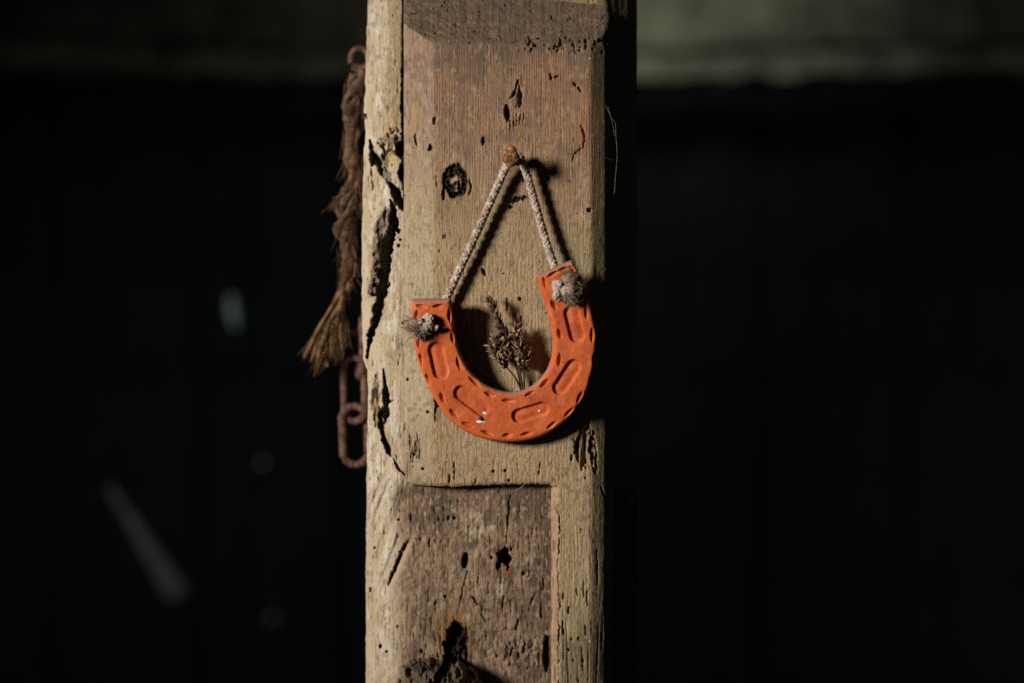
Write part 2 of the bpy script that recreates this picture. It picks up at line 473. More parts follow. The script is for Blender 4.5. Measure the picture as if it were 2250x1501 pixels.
    h -= rot * (3 + 22 * np.clip(fbm(x / 9, y / 12, 4, 64), -0.2, 1))
    c = mixc(c, srgb(92, 76, 58), rot * sstep(0.0, 0.3, fbm(x / 8, y / 9, 3, 65)) * 0.9)
    c = mixc(c, srgb(186, 158, 102), sstep(1.0, 0.6, ell(x, y, 868, 348, 12, 20, 10, 0.5, 66)) * 0.8)
    m = sstep(1.0, 0.6, ell(x, y, 856, 285, 10, 26, 12, 0.6, 67)); c = mixc(c, srgb(188, 136, 78), m * 0.45)
    m = sstep(1.05, 0.75, ell(x, y, 880, 322, 12, 16, 0, 0.5, 68)); h -= 46 * m; c = mixc(c, dk, m * 0.6)
    m = sstep(1.05, 0.75, ell(x, y, 882, 382, 10, 15, 0, 0.5, 69)); h -= 46 * m; c = mixc(c, dk, m * 0.6)
    trench([(803, 250, 4), (806, 262, 3)], 20, 2, 2, 70, dk)
    trench([(812, 305, 2), (817, 340, 6), (817, 366, 4)], 26, 3, 3, 71, dk)
    trench([(817, 330, 3), (832, 352, 7), (840, 384, 6)], 60, 3, 2, 72)
    trench([(816, 366, 1), (820, 425, 1.2)], 8, 2, 1.5, 73, dk)
    trench([(830, 310, 2), (846, 335, 4), (852, 392, 6), (858, 410, 5)], 9, 4, 3, 74, srgb(88, 72, 56))
    trench([(856, 402, 6), (872, 432, 10), (889, 462, 10)], 70, 3, 2, 75)
    trench([(858, 438, 3), (866, 462, 9), (862, 510, 14), (850, 552, 13), (845, 596, 12), (838, 640, 11), (829, 690, 10), (818, 730, 8), (806, 790, 4)], 78, 3, 2.5, 76)
    # rough bark-like wood left of the long split
    bk = sstep(16, 6, poly_dist(x, y, [(846, 468), (834, 500), (826, 560), (828, 600), (822, 640)])[0] + 8 * fbm(x / 8, y / 12, 3, 77))
    h += bk * (3 + 22 * fbm(x / 6, y / 14, 3, 78)); c = mixc(c, srgb(74, 60, 50), bk * 0.8)
    c = mixc(c, srgb(150, 120, 92), bk * sstep(0.15, 0.4, fbm(x / 4, y / 12, 2, 79)) * 0.7)
    # lower split
    trench([(843, 800, 1), (845, 845, 3), (847, 880, 9), (848, 910, 8), (845, 934, 3)], 60, 2.5, 2, 80)
    bk = sstep(1.15, 0.7, ell(x, y, 825, 880, 10, 46, 0, 0.5, 81))
    h -= bk * (4 - 16 * fbm(x / 3.5, y / 18, 3, 82)); c = mixc(c, srgb(100, 74, 46), bk * 0.75)
    c = mixc(c, srgb(186, 140, 70), bk * sstep(0.1, 0.35, noise(x / 3, y / 20, 83)) * 0.8)
    c = mixc(c, dk, sstep(1.1, 0.6, ell(x, y, 824, 866, 9, 13, 0, 0.5, 84)) * 0.85)
    trench([(833, 892, 3), (838, 940, 5), (852, 985, 5), (860, 1004, 3)], 30, 2, 1.5, 85, srgb(86, 62, 34), 0.9)
    trench([(862, 1004, 1.5), (874, 1026, 3.2), (892, 1046, 1.2)], 24, 2, 1.2, 86, srgb(86, 62, 34), 0.8)
    # the flap right of that split stands a little proud
    fl = sstep(0, 3, (x - (833 + (y - 892) * 0.245))) * sstep(915, 940, y) * sstep(1060, 1015, y) * sstep(840, 845, x)
    h += fl * 9
    # ---- lower face: gashes, cracks, holes
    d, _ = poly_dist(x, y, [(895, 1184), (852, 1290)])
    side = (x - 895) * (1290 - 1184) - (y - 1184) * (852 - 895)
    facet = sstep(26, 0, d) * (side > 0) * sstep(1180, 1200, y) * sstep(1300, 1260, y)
    h -= facet * 13 * sstep(24, 0, d); c = mixc(c, srgb(176, 152, 124), facet * sstep(20, 10, d) * 0.9)  # facet is also tinted lighter, painting in its lit look
    trench([(893, 1186, 1), (876, 1226, 3.2), (862, 1262, 2), (851, 1290, 1)], 22, 2, 1, 88)
    for pts, dep in (([(1122, 1072, 1.2), (1117, 1130, 1.2), (1111, 1212, 1.2)], 9), ([(1108, 1305, 1.5), (1102, 1350, 1.2)], 10),
                     ([(1030, 1245, 1), (1016, 1300, 1), (1003, 1362, 1)], 7), ([(1052, 1262, 1), (1048, 1284, 1)], 6),
                     ([(1176, 1300, 1), (1160, 1340, 1)], 6), ([(1056, 1348, 1), (1070, 1372, 2)], 8), ([(1190, 1320, 1), (1188, 1362, 2)], 9),
                     ([(1138, 1360, 3), (1134, 1388, 2)], 10), ([(904, 1126, 1.6), (902, 1152, 1)], 9), ([(985, 1132, 1.5), (984, 1146, 1.5)], 8),
                     ([(915, 1182, 1), (917, 1190, 1)], 8), ([(926, 1180, 1), (925, 1190, 1)], 8), ([(945, 1180, 1), (942, 1196, 1)], 8), ([(955, 1182, 1), (957, 1196, 1)], 8),
                     ([(1036, 1308, 2), (1048, 1326, 2.5), (1070, 1336, 1)], 9), ([(960, 1318, 1), (956, 1332, 2)], 9), ([(1129, 1422, 3), (1119, 1442, 2)], 10),
                     ([(1165, 1250, 1), (1160, 1272, 2)], 9), ([(1193, 1270, 2), (1195, 1300, 1)], 10)):
        trench(pts, dep * 0.7, 1.5, 1.6, 90, srgb(60, 48, 40), 0.5)
    for hx, hy, rx, ry, dep in ((1022, 1231, 6, 15, 60), (1080, 1225, 3, 3, 30), (978, 1311, 3, 3, 30), (926, 1431, 3.2, 3.2, 30), (998, 1138, 3, 3, 30),
                                (1150, 1260, 3.2, 3.2, 30), (836, 1420, 3, 4, 20), (814, 1296, 3, 5, 20), (850, 1432, 2.5, 2.5, 20), (876, 1142, 2.4, 2.4, 20), (824, 1204, 2.4, 2.4, 20)):
        m = sstep(1.25, 0.85, ell(x, y, hx, hy, rx, ry, 8, 0.15, 92)); h -= dep * m
    m = sstep(1.1, 0.8, ell(x, y, 1110, 1226, 15, 17, 0, 0.4, 93)); h -= 55 * m; c = mixc(c, srgb(40, 30, 26), m * 0.6)
    m = sstep(1.0, 0.7, ell(x, y, 1096, 1242, 6, 10, 20, 0.4, 94)); h -= 45 * m
    m = sstep(1.0, 0.3, ell(x, y, 1116, 1256, 10, 24, 6, 0.5, 95)) * (y > 1232); c = mixc(c, srgb(140, 82, 36), m * 0.8)
    # tear marks, right of the knot hole
    tr = sstep(1.2, 0.6, ell(x, y, 1122, 1432, 62, 32, 0, 0.6, 96)); h += tr * 9 * fbm(x / 6, y / 9, 3, 97)
    # knot hole, stained round
    st = sstep(1.25, 0.7, ell(x, y, 1000, 1400, 36, 62, 0, 0.35, 98)); c = mixc(c, srgb(120, 84, 34), st * 0.75)
    kn = sstep(1.08, 0.86, ell(x, y, 1003, 1417, 26, 43, 4, 0.25, 99)); h -= kn * (30 - 26 * fbm(x / 6, y / 9, 3, 100)); c = mixc(c, srgb(34, 18, 20), kn * 0.95); gloss = np.maximum(gloss, kn * 0.9)
    m = sstep(1.1, 0.8, ell(x, y, 1004, 1382, 14, 18, 0, 0.25, 101)); c = mixc(c, srgb(40, 32, 18), m * 0.8); h -= m * 14
    # swollen branch stub at the very bottom, split down its middle
    sw = np.clip(1 - ell(x, y, 968, 1552, 108, 104, 0, 0.10, 102) ** 2, 0, 1)
    h += 165 * sw ** 0.55
    c = mixc(c, srgb(84, 72, 56), sstep(0.0, 0.25, sw) * 0.9)
    h += sstep(0, 0.2, sw) * (6 * noise(x / 4, y / 22, 103) + 7 * fbm(x / 9, y / 9, 3, 104))
    trench([(986, 1440, 5), (978, 1470, 7), (955, 1505, 8), (940, 1560, 8)], 60, 3, 2, 105)
    m = sstep(1.15, 0.7, ell(x, y, 930, 1463, 44, 15, 0, 0.6, 106)); c = mixc(c, srgb(50, 44, 34), m * 0.8); h += m * 10 * fbm(x / 5, y / 6, 3, 107)
    # pitch at the far right of the recess
    m = sstep(1.1, 0.7, ell(x, y, 1200, 1440, 8, 44, 0, 0.4, 108)); h -= 16 * m; c = mixc(c, srgb(40, 22, 22), m * 0.9); gloss = np.maximum(gloss, m)
    # speckles of worm holes everywhere
    sp = sstep(0.43, 0.48, noise(x / 5.5, y / 6.5, 110)) * sstep(0.0, 0.2, fbm(x / 60, y / 60, 2, 111)); h -= 3.5 * sp; c = mixc(c, srgb(70, 54, 40), sp * 0.6)
    lin = sstep(0.41, 0.47, noise(x / 4, y / 17, 112)) * pale; h -= 6 * lin
    return h, np.clip(c, 0.002, 1), gloss

def post_left(y):
    return np.interp(y, [-80, 0, 130, 250, 290, 340, 520, 700, 790, 815, 900, 1100, 1501, 1600],
                     [810, 808, 804, 800, 803, 800, 795, 795, 798, 809, 808, 805, 803, 803]) + 0

def post_warp(x, y):
    xl = post_left(y) + 2.5 * fbm(y / 22, y * 0 + 1.5, 3, 6)
    t = np.clip((x - 800) / 70, 0, 1)
    xr = 2.0 * fbm(y / 60, y * 0 + 7.7, 3, 8)
    t2 = np.clip((1400 - x) / 60, 0, 1)
    return x + (xl - 800) * (1 - t) + xr * (1 - t2), y

def post_h_fn(gx, gy):
    wx, wy = post_warp(gx, gy)
    return post_height(wx, wy)

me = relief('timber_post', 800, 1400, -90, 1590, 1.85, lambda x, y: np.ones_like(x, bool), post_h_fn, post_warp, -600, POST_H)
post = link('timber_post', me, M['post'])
post['label'] = 'weathered upright timber post with split, rotten left edge behind the notched plank'; post['category'] = 'post'

# ------------------------------------------------------------------ plank with chamfered edges, notched at its lower left
def plank_mask(x, y):
    top = np.interp(x, [880, 1150, 1250, 1310, 1335, 1350], [-16, -6, 5, 9, 18, 52])
    m = y > top
    m &= ~((y > 1066) & (x < 1206))
    dx = 908 - x; dy = y - 1042
    m &= ~((dx > 0) & (dy > 0) & (dx * dx / 400 + dy * dy / 576 > 1))
    return m

def plank_warp(x, y):
    wob = 1.6 * fbm(y / 40, y * 0 + 3.3, 3, 201)
    l = np.clip(1 - np.abs(x - 888) / 30, 0, 1); r = np.clip(1 - np.abs(x - 1348) / 30, 0, 1)
    lo = np.clip(1 - np.abs(x - 1206) / 12, 0, 1) * (y > 1066)
    wx = x + wob * (l + lo) + r * (1.5 * wob - 5 * sstep(900, 1500, y))
    bot = np.clip(1 - np.abs(y - 1066) / 12, 0, 1) * (x < 1212)
    # end grain edge: steps and nicks, sagging a little to the left
    e = 3.2 * fbm(x / 26, x * 0 + 4.4, 3, 203) + 2.0 * noise(x / 7, x * 0 + 1.4, 204) + np.interp(x, [888, 940, 1000, 1100, 1206], [-2, 1, 3, 0, -2])
    tp = np.clip(1 - np.abs(y - 0) / 20, 0, 1)
    return wx, y + bot * e + tp * 3 * fbm(x / 18, x * 0 + 8.8, 3, 205)

def plank_height(x, y):
    jx = 3 * fbm(x / 50, y / 70, 2, 211)
    h = np.zeros_like(x)
    cl = -(954 + jx - x) * 0.54
    ur = x - 1298 - jx; cr = -(ur * 0.71)
    ragged = 6 * noise(x / 9, x * 0 + 0.7, 212) * sstep(1130, 1180, x) + 3 * noise(x / 5, x * 0, 213)
    ct = -(97 + 0.35 * ragged - y) * 0.80
    h = smin(smin(smin(h, cl, 3.0), ct, 4.0), cr, 4.0)
    toprow = sstep(-1.5, 2.5, np.minimum(np.minimum(0, cl), cr) - ct)
    # slanted inner cheek of the notch
    cn = np.where(y > 1068, -(1226 + 1.5 * jx - x) * 2.6, 99.0)
    h = smin(h, cn, 3.0)
    # soft arrises
    h -= np.where(x < 1210, np.clip(y - 1057, 0, 30) ** 2 * 0.10, 0)
    h -= np.clip(896 - x, 0, 20) ** 2 * 0.10
    h -= np.clip(x - 1326, 0, 30) ** 2 * 0.05
    h += 2.2 * fbm(x / 130, y / 200, 3, 214)
    up = sstep(620, 360, y + 60 * fbm(x / 70, y / 80, 2, 215))       # combed grain in the upper half
    wx_ = x + 5 * fbm(x / 90, y / 220, 2, 216)
    comb = np.sin(wx_ * 2 * np.pi / 5.6 + 5 * fbm(x / 30, y / 200, 2, 217)) * 0.5 + 1.3 * noise(wx_ / 3.4, y / 90, 218)
    bev = 1 - 0.6 * sstep(1296, 1306, x)
    h += bev * up * (1 - toprow) * comb * 0.62
    lowg = noise(wx_ / 3.5, y / 70, 219)
    h += bev * (1 - up) * (1.0 * lowg + 1.2 * fbm(x / 3.4, y / 8, 2, 220))
    tick = sstep(0.28, 0.46, noise(x / 2.6, y / 17, 227) + 0.34 * fbm(x / 45, y / 60, 3, 228)); h -= 1.2 * bev * tick * (1 - toprow)
    h += sstep(960, 900, x) * 0.9 * fbm(x / 3.5, y / 12, 2, 221)
    # saw arcs on the top bevel
    rr = np.hypot(x - 870, y - 260)
    h += toprow * (0.5 * np.sin(rr / 1.9 + 4 * fbm(x / 20, y / 20, 2, 222)) * sstep(1110, 950, x) + 1.5 * fbm(x / 6, y / 6, 3, 223) + 1.2 * noise(wx_ / 3.2, y / 40, 229))
    bite = sstep(26, 4, np.abs(y - 98 - ragged)) * sstep(0.05, 0.3, fbm(x / 7, y / 9, 3, 226)) * sstep(1100, 1180, x); h -= 9 * bite
    # strip below: weathered fissures
    st = (y > 1066) * 1.0
    fis = sstep(0.26, 0.42, noise(x / 3.6, y / 60, 224)) * sstep(1300, 1420, y + 80 * fbm(x / 12, y / 60, 2, 225))
    h -= fis * 3 * sstep(1228, 1236, x)

    # ---- colour
    t = sstep(200, 620, y + 90 * fbm(x / 90, y / 160, 3, 231))
    c = np.zeros(x.shape + (3,)) + srgb(146, 113, 89)
    c = mixc(c, srgb(166, 141, 107), t)
    c = mixc(c, srgb(160, 118, 84), sstep(0.05, 0.35, fbm(x / 50, y / 240, 3, 232)) * (1 - t) * 0.6)
    c = mixc(c, srgb(112, 92, 80), sstep(0.1, 0.4, fbm(x / 36, y / 60, 4, 233)) * (1 - t) * 0.55)
    c = mixc(c, srgb(146, 134, 94), sstep(0.05, 0.35, fbm(x / 60 + 4, y / 130, 3, 234)) * t * 0.5)
    c = mixc(c, srgb(176, 142, 102), sstep(0.12, 0.35, fbm(x / 40 + 8, y / 60, 3, 235)) * t * 0.4)
    chm = sstep(958, 948, x)
    c = mixc(c, srgb(150, 126, 108), chm * (1 - t) * 0.75)
    c = mixc(c, srgb(160, 146, 120), chm * t * 0.8)
    c = mixc(c, srgb(146, 128, 100), sstep(880, 960, y) * chm * 0.7)
    c = mixc(c, srgb(150, 112, 96), sstep(985, 900, x) * sstep(940, 1010, y) * sstep(0.05, 0.3, fbm(x / 7, y / 60, 2, 236)) * 0.8)
    # dust and grime on the top bevel, running over its lower edge
    c = mixc(c, srgb(98, 82, 66), toprow * np.clip(0.86 + 0.5 * fbm(x / 14, y / 10, 3, 242), 0, 1)); c = mixc(c, srgb(70, 60, 52), toprow * sstep(0.15, 0.4, fbm(x / 9, y / 9, 3, 243)) * 0.6); c = mixc(c, srgb(52, 44, 40), bite * 0.7)
    gr = sstep(185, 92, y + 100 * fbm(x / 30, y / 26, 4, 237)) * sstep(930, 980, x)
    c = mixc(c, srgb(108, 89, 72), gr * 0.85)
    gr2 = sstep(0.1, 0.4, fbm(x / 44, y / 36, 3, 238)) * sstep(330, 120, y)
    c = mixc(c, srgb(104, 88, 80), gr2 * 0.45)
    # right edge greener
    c = mixc(c, srgb(122, 108, 74), sstep(1285, 1320, x) * 0.6 * sstep(90, 160, y))
    strip = sstep(1225, 1230, x) * sstep(1040, 1100, y)
    c = mixc(c, srgb(160, 141, 103), strip * 0.5)
    grey = sstep(1330, 1420, y + 70 * fbm(x / 14, y / 60, 3, 239)) * sstep(1232, 1240, x)
    c = mixc(c, srgb(106, 94, 74), grey * 0.7)
    # paler, pinkish cheek of the notch
    chk = sstep(1229, 1223, x) * sstep(1062, 1068, y)
    c = mixc(c, srgb(172, 138, 110), chk * 0.85)
    mot = fbm(x / 7, y / 12, 3, 245)
    c = mixc(c, srgb(112, 92, 68), sstep(0.10, 0.45, mot + 0.3 * fbm(x / 70, y / 90, 2, 246)) * 0.50)
    c = mixc(c, srgb(190, 168, 132), sstep(0.15, 0.5, fbm(x / 6 + 30, y / 14, 3, 247)) * 0.35 * (1 - toprow))
    pits = sstep(0.36, 0.44, noise(x / 6, y / 5, 248)) * toprow; h -= 5 * pits; c = mixc(c, srgb(52, 42, 34), pits * 0.6)
    c = mixc(c, srgb(138, 112, 88), toprow * sstep(0.1, 0.45, fbm(x / 22, y / 9, 4, 249)) * 0.55); h += toprow * 3 * fbm(x / 18, y / 12, 3, 250)
    # yellow blooms and rusty stains
    for sx, sy, rx, ry, cc, a in ((915, 250, 15, 26, (164, 134, 76), .55), (1138, 302, 9, 24, (146, 112, 48), .6), (1280, 300, 11, 34, (164, 108, 66), .7),
                                  (1222, 160, 40, 34, (160, 116, 74), .4), (1018, 175, 14, 12, (96, 84, 78), .5), (1072, 305, 16, 14, (112, 92, 78), .6),
                                  (1250, 330, 34, 18, (100, 84, 70), .5), (1030, 330, 22, 30, (104, 86, 74), .45), (1128, 400, 18, 40, (120, 84, 66), .7),
                                  (1000, 440, 44, 70, (142, 118, 76), .4), (1150, 665, 26, 14, (130, 106, 78), .35), (960, 905, 14, 34, (110, 92, 66), .5)):
        m = sstep(1.2, 0.3, ell(x, y, sx, sy, rx, ry, 0, 0.5, int(sx + sy))); c = mixc(c, srgb(*cc), m * a)
    c = mixc(c, srgb(84, 66, 50), tick * 0.34 * (1 - toprow))
    gloss = np.zeros_like(x)
    fleck = sstep(0.44, 0.48, noise(x / 4.2, y / 4.2, 240)); h -= 2.6 * fleck * (0.4 + t); c = mixc(c, srgb(90, 66, 44), fleck * 0.5)
    wfl = sstep(0.475, 0.49, noise(x / 5, y / 5 + 50, 241)); c = mixc(c, srgb(210, 196, 172), wfl * 0.7)

    def trench(pts, depth, soft=2.2, wob=1.5, seed=250, tint=None, tm=0.8):
        nonlocal h, c
        d, ww = poly_dist(x + wob * 2 * fbm(x / 10, y / 12, 2, seed), y, pts)
        ww = ww * (1 + 1.5 * fbm(x / 7, y / 11, 2, seed + 3)); d = d + 2.2 * fbm(x / 3.5, y / 6, 2, seed + 5)
        gate = np.clip(ww / 0.5 + 0.8, 0, 1); ww = np.maximum(ww, 0.0)
        m = gate * sstep(ww + soft, np.maximum(ww - soft * 0.5, 0.0), d)
        h = h - depth * m
        if tint is not None: c = mixc(c, tint, m * tm)
    dk = srgb(50, 38, 30)  # crack and hole tint, dirt with shade painted into it
    # lifted sliver and slot above the nail
    trench([(1113, 229, 4.5), (1114, 268, 4)], 40, 1.8, 0.5, 251)
    trench([(1119, 218, 2.2), (1130, 206, 2), (1138, 180, 1), (1139, 172, .5)], 20, 1.8, 0.6, 252)
    trench([(1140, 186, 2), (1143, 212, 4), (1143, 238, 2)], 16, 2, 1, 253)
    m = sstep(1.1, 0.6, ell(x, y, 1130, 222, 9, 16, 8, 0.2, 254)); h += 4 * m; c = mixc(c, srgb(104, 88, 72), m * 0.6)
    for k in range(5): trench([(1120 + 8 * k, 240 + 2 * k, .8), (1123 + 6 * k, 292 - 5 * k, .8)], 5, 1.5, 1, 255, dk, 0.4)
    trench([(1063, 298, 1.2), (1062, 312, 3.2), (1061, 321, 2)], 30, 1.6, 0.4, 256)
    trench([(945, 316, 2), (944, 332, 4)], 24, 1.6, 0.6, 257, dk)
    trench([(912, 290, .8), (913, 312, 1.4), (918, 322, 2)], 12, 1.6, 0.6, 258, dk, 0.6)
    m = sstep(1.1, 0.7, ell(x, y, 955, 265, 5, 10, 0, 0.5, 259)); h -= 9 * m; c = mixc(c, srgb(140, 96, 78), m * 0.6)
    for a, b in (((1209, 160), (1211, 178)), ((1217, 171), (1228, 166)), ((1258, 180), (1268, 190)), ((1270, 190), (1277, 204))):
        trench([(*a, 1.2), (*b, 1.8)], 10, 2, 1.5, 260, dk, 0.7)
    trench([(1276, 272, 1), (1284, 300, 2), (1279, 332, 1.4)], 7, 2.5, 2, 261, srgb(110, 74, 46), 0.6)
    trench([(1280, 322, 1), (1262, 340, 1), (1255, 360, 1)], 6, 1.6, 1.5, 262, dk, 0.5)
    # resinous knot
    kr = ell(x, y, 1002, 398, 27, 36, 0, 0.16, 263)
    kn = sstep(1.06, 0.92, kr)
    h -= kn * 9; h += kn * 15 * fbm(x / 5.2, y / 5.2, 3, 264) + kn * 8 * sstep(0.8, 0.2, ell(x, y, 1003, 405, 17, 22, 0, 0.2, 265))
    c = mixc(c, srgb(34, 24, 22), kn)
    pk = sstep(0.95, 0.55, ell(x, y, 1000, 404, 16, 20, 0, 0.35, 266)) * sstep(-0.12, 0.12, fbm(x / 5.2, y / 5.2, 3, 264) + 0.05)
    c = mixc(c, srgb(176, 154, 110), pk * 0.9); gloss = np.maximum(gloss, kn * 0.85 * (1 - pk))
    ring = sstep(1.35, 1.05, kr) * (1 - kn); c = mixc(c, srgb(112, 84, 56), ring * 0.5)
    trench([(975, 388, 2.4), (974, 430, 2.4), (976, 442, .8)], 26, 1.6, 0.4, 267)
    trench([(1031, 390, .8), (1036, 412, 1.4), (1030, 432, .8)], 9, 2, 1, 268, dk, 0.5)
    trench([(958, 382, .8), (960, 412, 1)], 6, 1.6, 1, 269, dk, 0.5)
    # bits below the nail
    for cx_, cy_, rx, ry in ((1135, 438, 16, 7), (1150, 434, 8, 5), (1122, 455, 7, 5), (1205, 392, 5, 5), (1160, 395, 7, 8), (1252, 398, 3, 3), (1293, 461, 4, 5)):
        m = sstep(1.2, 0.7, ell(x, y, cx_, cy_, rx, ry, -12, 0.6, int(cx_))); h -= m * (5 - 20 * fbm(x / 4, y / 4, 2, 270)); c = mixc(c, srgb(64, 44, 32), m * 0.8)
    m = sstep(1.1, 0.8, ell(x, y, 977, 520, 5, 5)); h -= 3 * m; c = mixc(c, srgb(84, 56, 38), m * 0.9)
    trench([(1056, 587, .8), (1062, 596, 2.2), (1070, 607, 2.6)], 12, 1.8, 1, 272, dk, 0.6)
    trench([(1143, 652, 2), (1144, 662, 2.4)], 12, 1.8, 1, 273, dk, 0.6)
    trench([(1107, 600, 1.6), (1108, 602, 1.6)], 10, 1.4, .4, 274)
    trench([(1115, 652, 1), (1115, 688, 1)], 7, 1.4, .6, 275, dk, .4)
    trench([(1146, 692, 1.2), (1146, 722, 1.2)], 9, 1.4, .6, 275, dk, .5)
    trench([(965, 548, .7), (967, 556, .7)], 7, 1.4, .4, 275)
    trench([(908, 578, .7), (914, 582, .7)], 6, 1.4, .4, 275)
    trench([(957, 874, 4), (962, 890, 4), (957, 900, 1), (957, 938, 1)], 14, 2, 1.5, 276, dk, 0.7)
    for hx, hy in ((896, 834), (911, 998), (929, 1030), (1118, 1056), (1110, 1034), (1084, 1036), (940, 905)):
        m = sstep(1.3, 0.8, ell(x, y, hx, hy, 2.8, 2.8)); h -= 22 * m
    for k in range(7):
        xx = 893 + 4.5 * k + 2 * random.random(); y0 = 930 + 60 * random.random()
        trench([(xx, y0, .7), (xx + 1, y0 + 40 + 50 * random.random(), .7)], 7, 1.4, 1.2, 277, dk, .45)
    for a in ((998, 1010, 1000, 1060), (1045, 1050, 1043, 1064), (1148, 1052, 1147, 1064), (1188, 1014, 1182, 1048), (990, 1040, 988, 1062)):
        trench([(a[0], a[1], .7), (a[2], a[3], 1.4)], 8, 1.6, 1.5, 278, dk, .5)
    # torn wood at the lower right
    tr = sstep(1.12, 0.88, ell(x, y, 1286, 985, 22, 42, 0, 0.45, 280))
    h -= tr * (11 - 26 * noise(x / 4.6, y / 70, 281)); c = mixc(c, srgb(138, 108, 84), tr * 0.7)
    trench([(1297, 940, 2), (1299, 990, 3.5), (1301, 1022, 3)], 22, 2, 1.5, 282, dk, .6)
    trench([(1308, 960, 1.2), (1310, 1010, 1.8), (1312, 1040, .8)], 14, 2, 1.5, 283, dk, .5)
    trench([(1272, 955, 2), (1268, 985, 3), (1262, 1000, 1)], 16, 2, 1.2, 284, dk, .5)
    trench([(1258, 998, 2.4), (1255, 1014, 1.4)], 11, 2, 1, 285, dk, .5)
    trench([(1302, 1024, 1.6), (1309, 1044, .8)], 12, 1.6, .6, 286)
    trench([(1286, 1008, 1), (1287, 1036, 1)], 8, 1.6, 1, 287)
    trench([(1292, 925, 1.5), (1294, 945, 2)], 8, 2, 1.5, 288, dk, .4)
    trench([(1318, 1064, .8), (1332, 1100, .8)], 7, 1.5, .5, 289)
    # nicks down the strip
    for a in ((1249, 1332, 2, 1351, 18), (1236, 1362, 2.2, 1400, 16), (1237, 1300, 1.2, 1320, 8), (1249, 1424, 2, 1432, 12), (1256, 1400, 1.4, 1410, 8), (1272, 1400, 1.6, 1410, 8),
              (1255, 1480, 1.2, 1490, 8), (1270, 1490, 1.2, 1500, 8), (1258, 1448, 1.4, 1456, 8), (1276, 1160, 1.2, 1176, 6), (1282, 1270, 1, 1320, 7), (1290, 1290, 1, 1340, 7), (1268, 1290, 1, 1312, 6),
              (1285, 1370, 1.2, 1400, 8), (1281, 1440, 1, 1480, 8), (1322, 1380, 1, 1440, 6), (1330, 1300, .8, 1360, 5), (1312, 1200, .8, 1300, 5), (1340, 1220, .8, 1400, 5)):
        trench([(a[0], a[1], a[2]), (a[0] + 1, a[3], a[2] * .6)], a[4] * .7, 1.5, 1.8, 290, dk, .4)
    trench([(1226, 1070, 1), (1228, 1150, 1.4), (1226, 1240, 1), (1229, 1330, 1.8), (1227, 1420, 1.6), (1228, 1580, 1.6)], 9, 1.5, 2.5, 293, dk, .6)
    # cracked grain on the cheek
    ck = sstep(0.2, 0.4, noise(x / 3.2, y / 40, 291)) * chk; h -= 7 * ck; c = mixc(c, srgb(80, 56, 40), ck * 0.6)
    # hole for the nail
    m = sstep(1.3, 0.8, ell(x, y, 1130, 352, 8, 8)); h -= 4 * m; c = mixc(c, srgb(70, 44, 30), sstep(2.6, 0.8, ell(x, y, 1130, 352, 8, 8, 0, .5, 292)) * 0.6)
    return h, np.clip(c, 0.002, 1), gloss

def plank_h_fn(gx, gy): return plank_height(gx, gy)
me = relief('bevelled_plank', 887, 1349, -18, 1590, 1.55, plank_mask, plank_h_fn, plank_warp, POST_H - 60, 0.0)
plank = link('bevelled_plank', me, M['plank'])
plank['label'] = 'beige wooden plank with sloping edges and a notched lower end, in front of the post'; plank['category'] = 'plank'

# ------------------------------------------------------------------ horseshoe
TILT = 0.15
outer = np.array([(1255, 571), (1282, 622), (1301, 684), (1310, 745), (1305, 805), (1286, 866), (1246, 922), (1184, 961), (1112, 971), (1042, 957), (985, 919), (942, 852), (917, 785), (908, 730), (905, 656)], float)
inner = np.array([(1180, 604), (1190, 646), (1204, 690), (1212, 728), (1214, 768), (1201, 812), (1167, 848), (1122, 861), (1076, 849), (1038, 820), (1013, 778), (1001, 738), (996, 700), (994, 680), (992, 656)], float)
def even(pts, n):
    r = resample(pts, 2.0)
    s_ = np.r_[0, np.cumsum(np.linalg.norm(np.diff(r, axis=0), axis=1))]
    return s_ / s_[-1], r
# parametrise both rims by control index so that rungs stay across the arm
def bycontrol(pts, n):
    Q = np.vstack([2 * pts[0] - pts[1], pts, 2 * pts[-1] - pts[-2]])
    u = np.linspace(0, len(pts) - 1, n); out = []
    for uu in u:
        i = min(int(uu), len(pts) - 2); t = uu - i
        p0, p1, p2, p3 = Q[i], Q[i + 1], Q[i + 2], Q[i + 3]
        out.append(0.5 * ((2 * p1) + (-p0 + p2) * t + (2 * p0 - 5 * p1 + 4 * p2 - p3) * t * t + (-p0 + 3 * p1 - 3 * p2 + p3) * t ** 3))
    return np.array(out)
NU = 760
TH = 42.0
# warp of u so that samples crowd towards the ends (rounded end edges)
uu = np.linspace(0, 1, NU)
O_ = bycontrol(outer, NU); I_ = bycontrol(inner, NU)
cx = lambda px, py: (880 + px * 0.30646, 540 + py * 0.30646)
slots = [(cx(1246, 560), (0.24, 0.97), 84, 35), (cx(1192, 942), (0.56, -0.83), 88, 33), (cx(932, 1195), (0.955, -0.29), 84, 31), (cx(507, 1113), (0.80, 0.60), 90, 32), (cx(272, 825), (0.23, 0.973), 84, 35)]
nts = [(1232, 172), (1330, 480), (1374, 640), (1389, 815), (1362, 962), (1285, 1085), (1207, 1195), (1085, 1285), (905, 1350), (770, 1360), (625, 1345), (480, 1285), (385, 1205), (300, 1090), (195, 965), (146, 820), (112, 505), (128, 690),
       (1032, 265), (1098, 425), (1140, 632), (1138, 820), (1030, 985), (925, 1060), (775, 1110), (640, 1065), (530, 975), (415, 845), (372, 660), (350, 500),
       (150, 436), (270, 434), (1095, 203), (1170, 168)]
dirs = {30: (1, 0.02), 31: (1, 0.02), 32: (1, -0.42), 33: (1, -0.42)}
rs = np.random.default_rng(5)

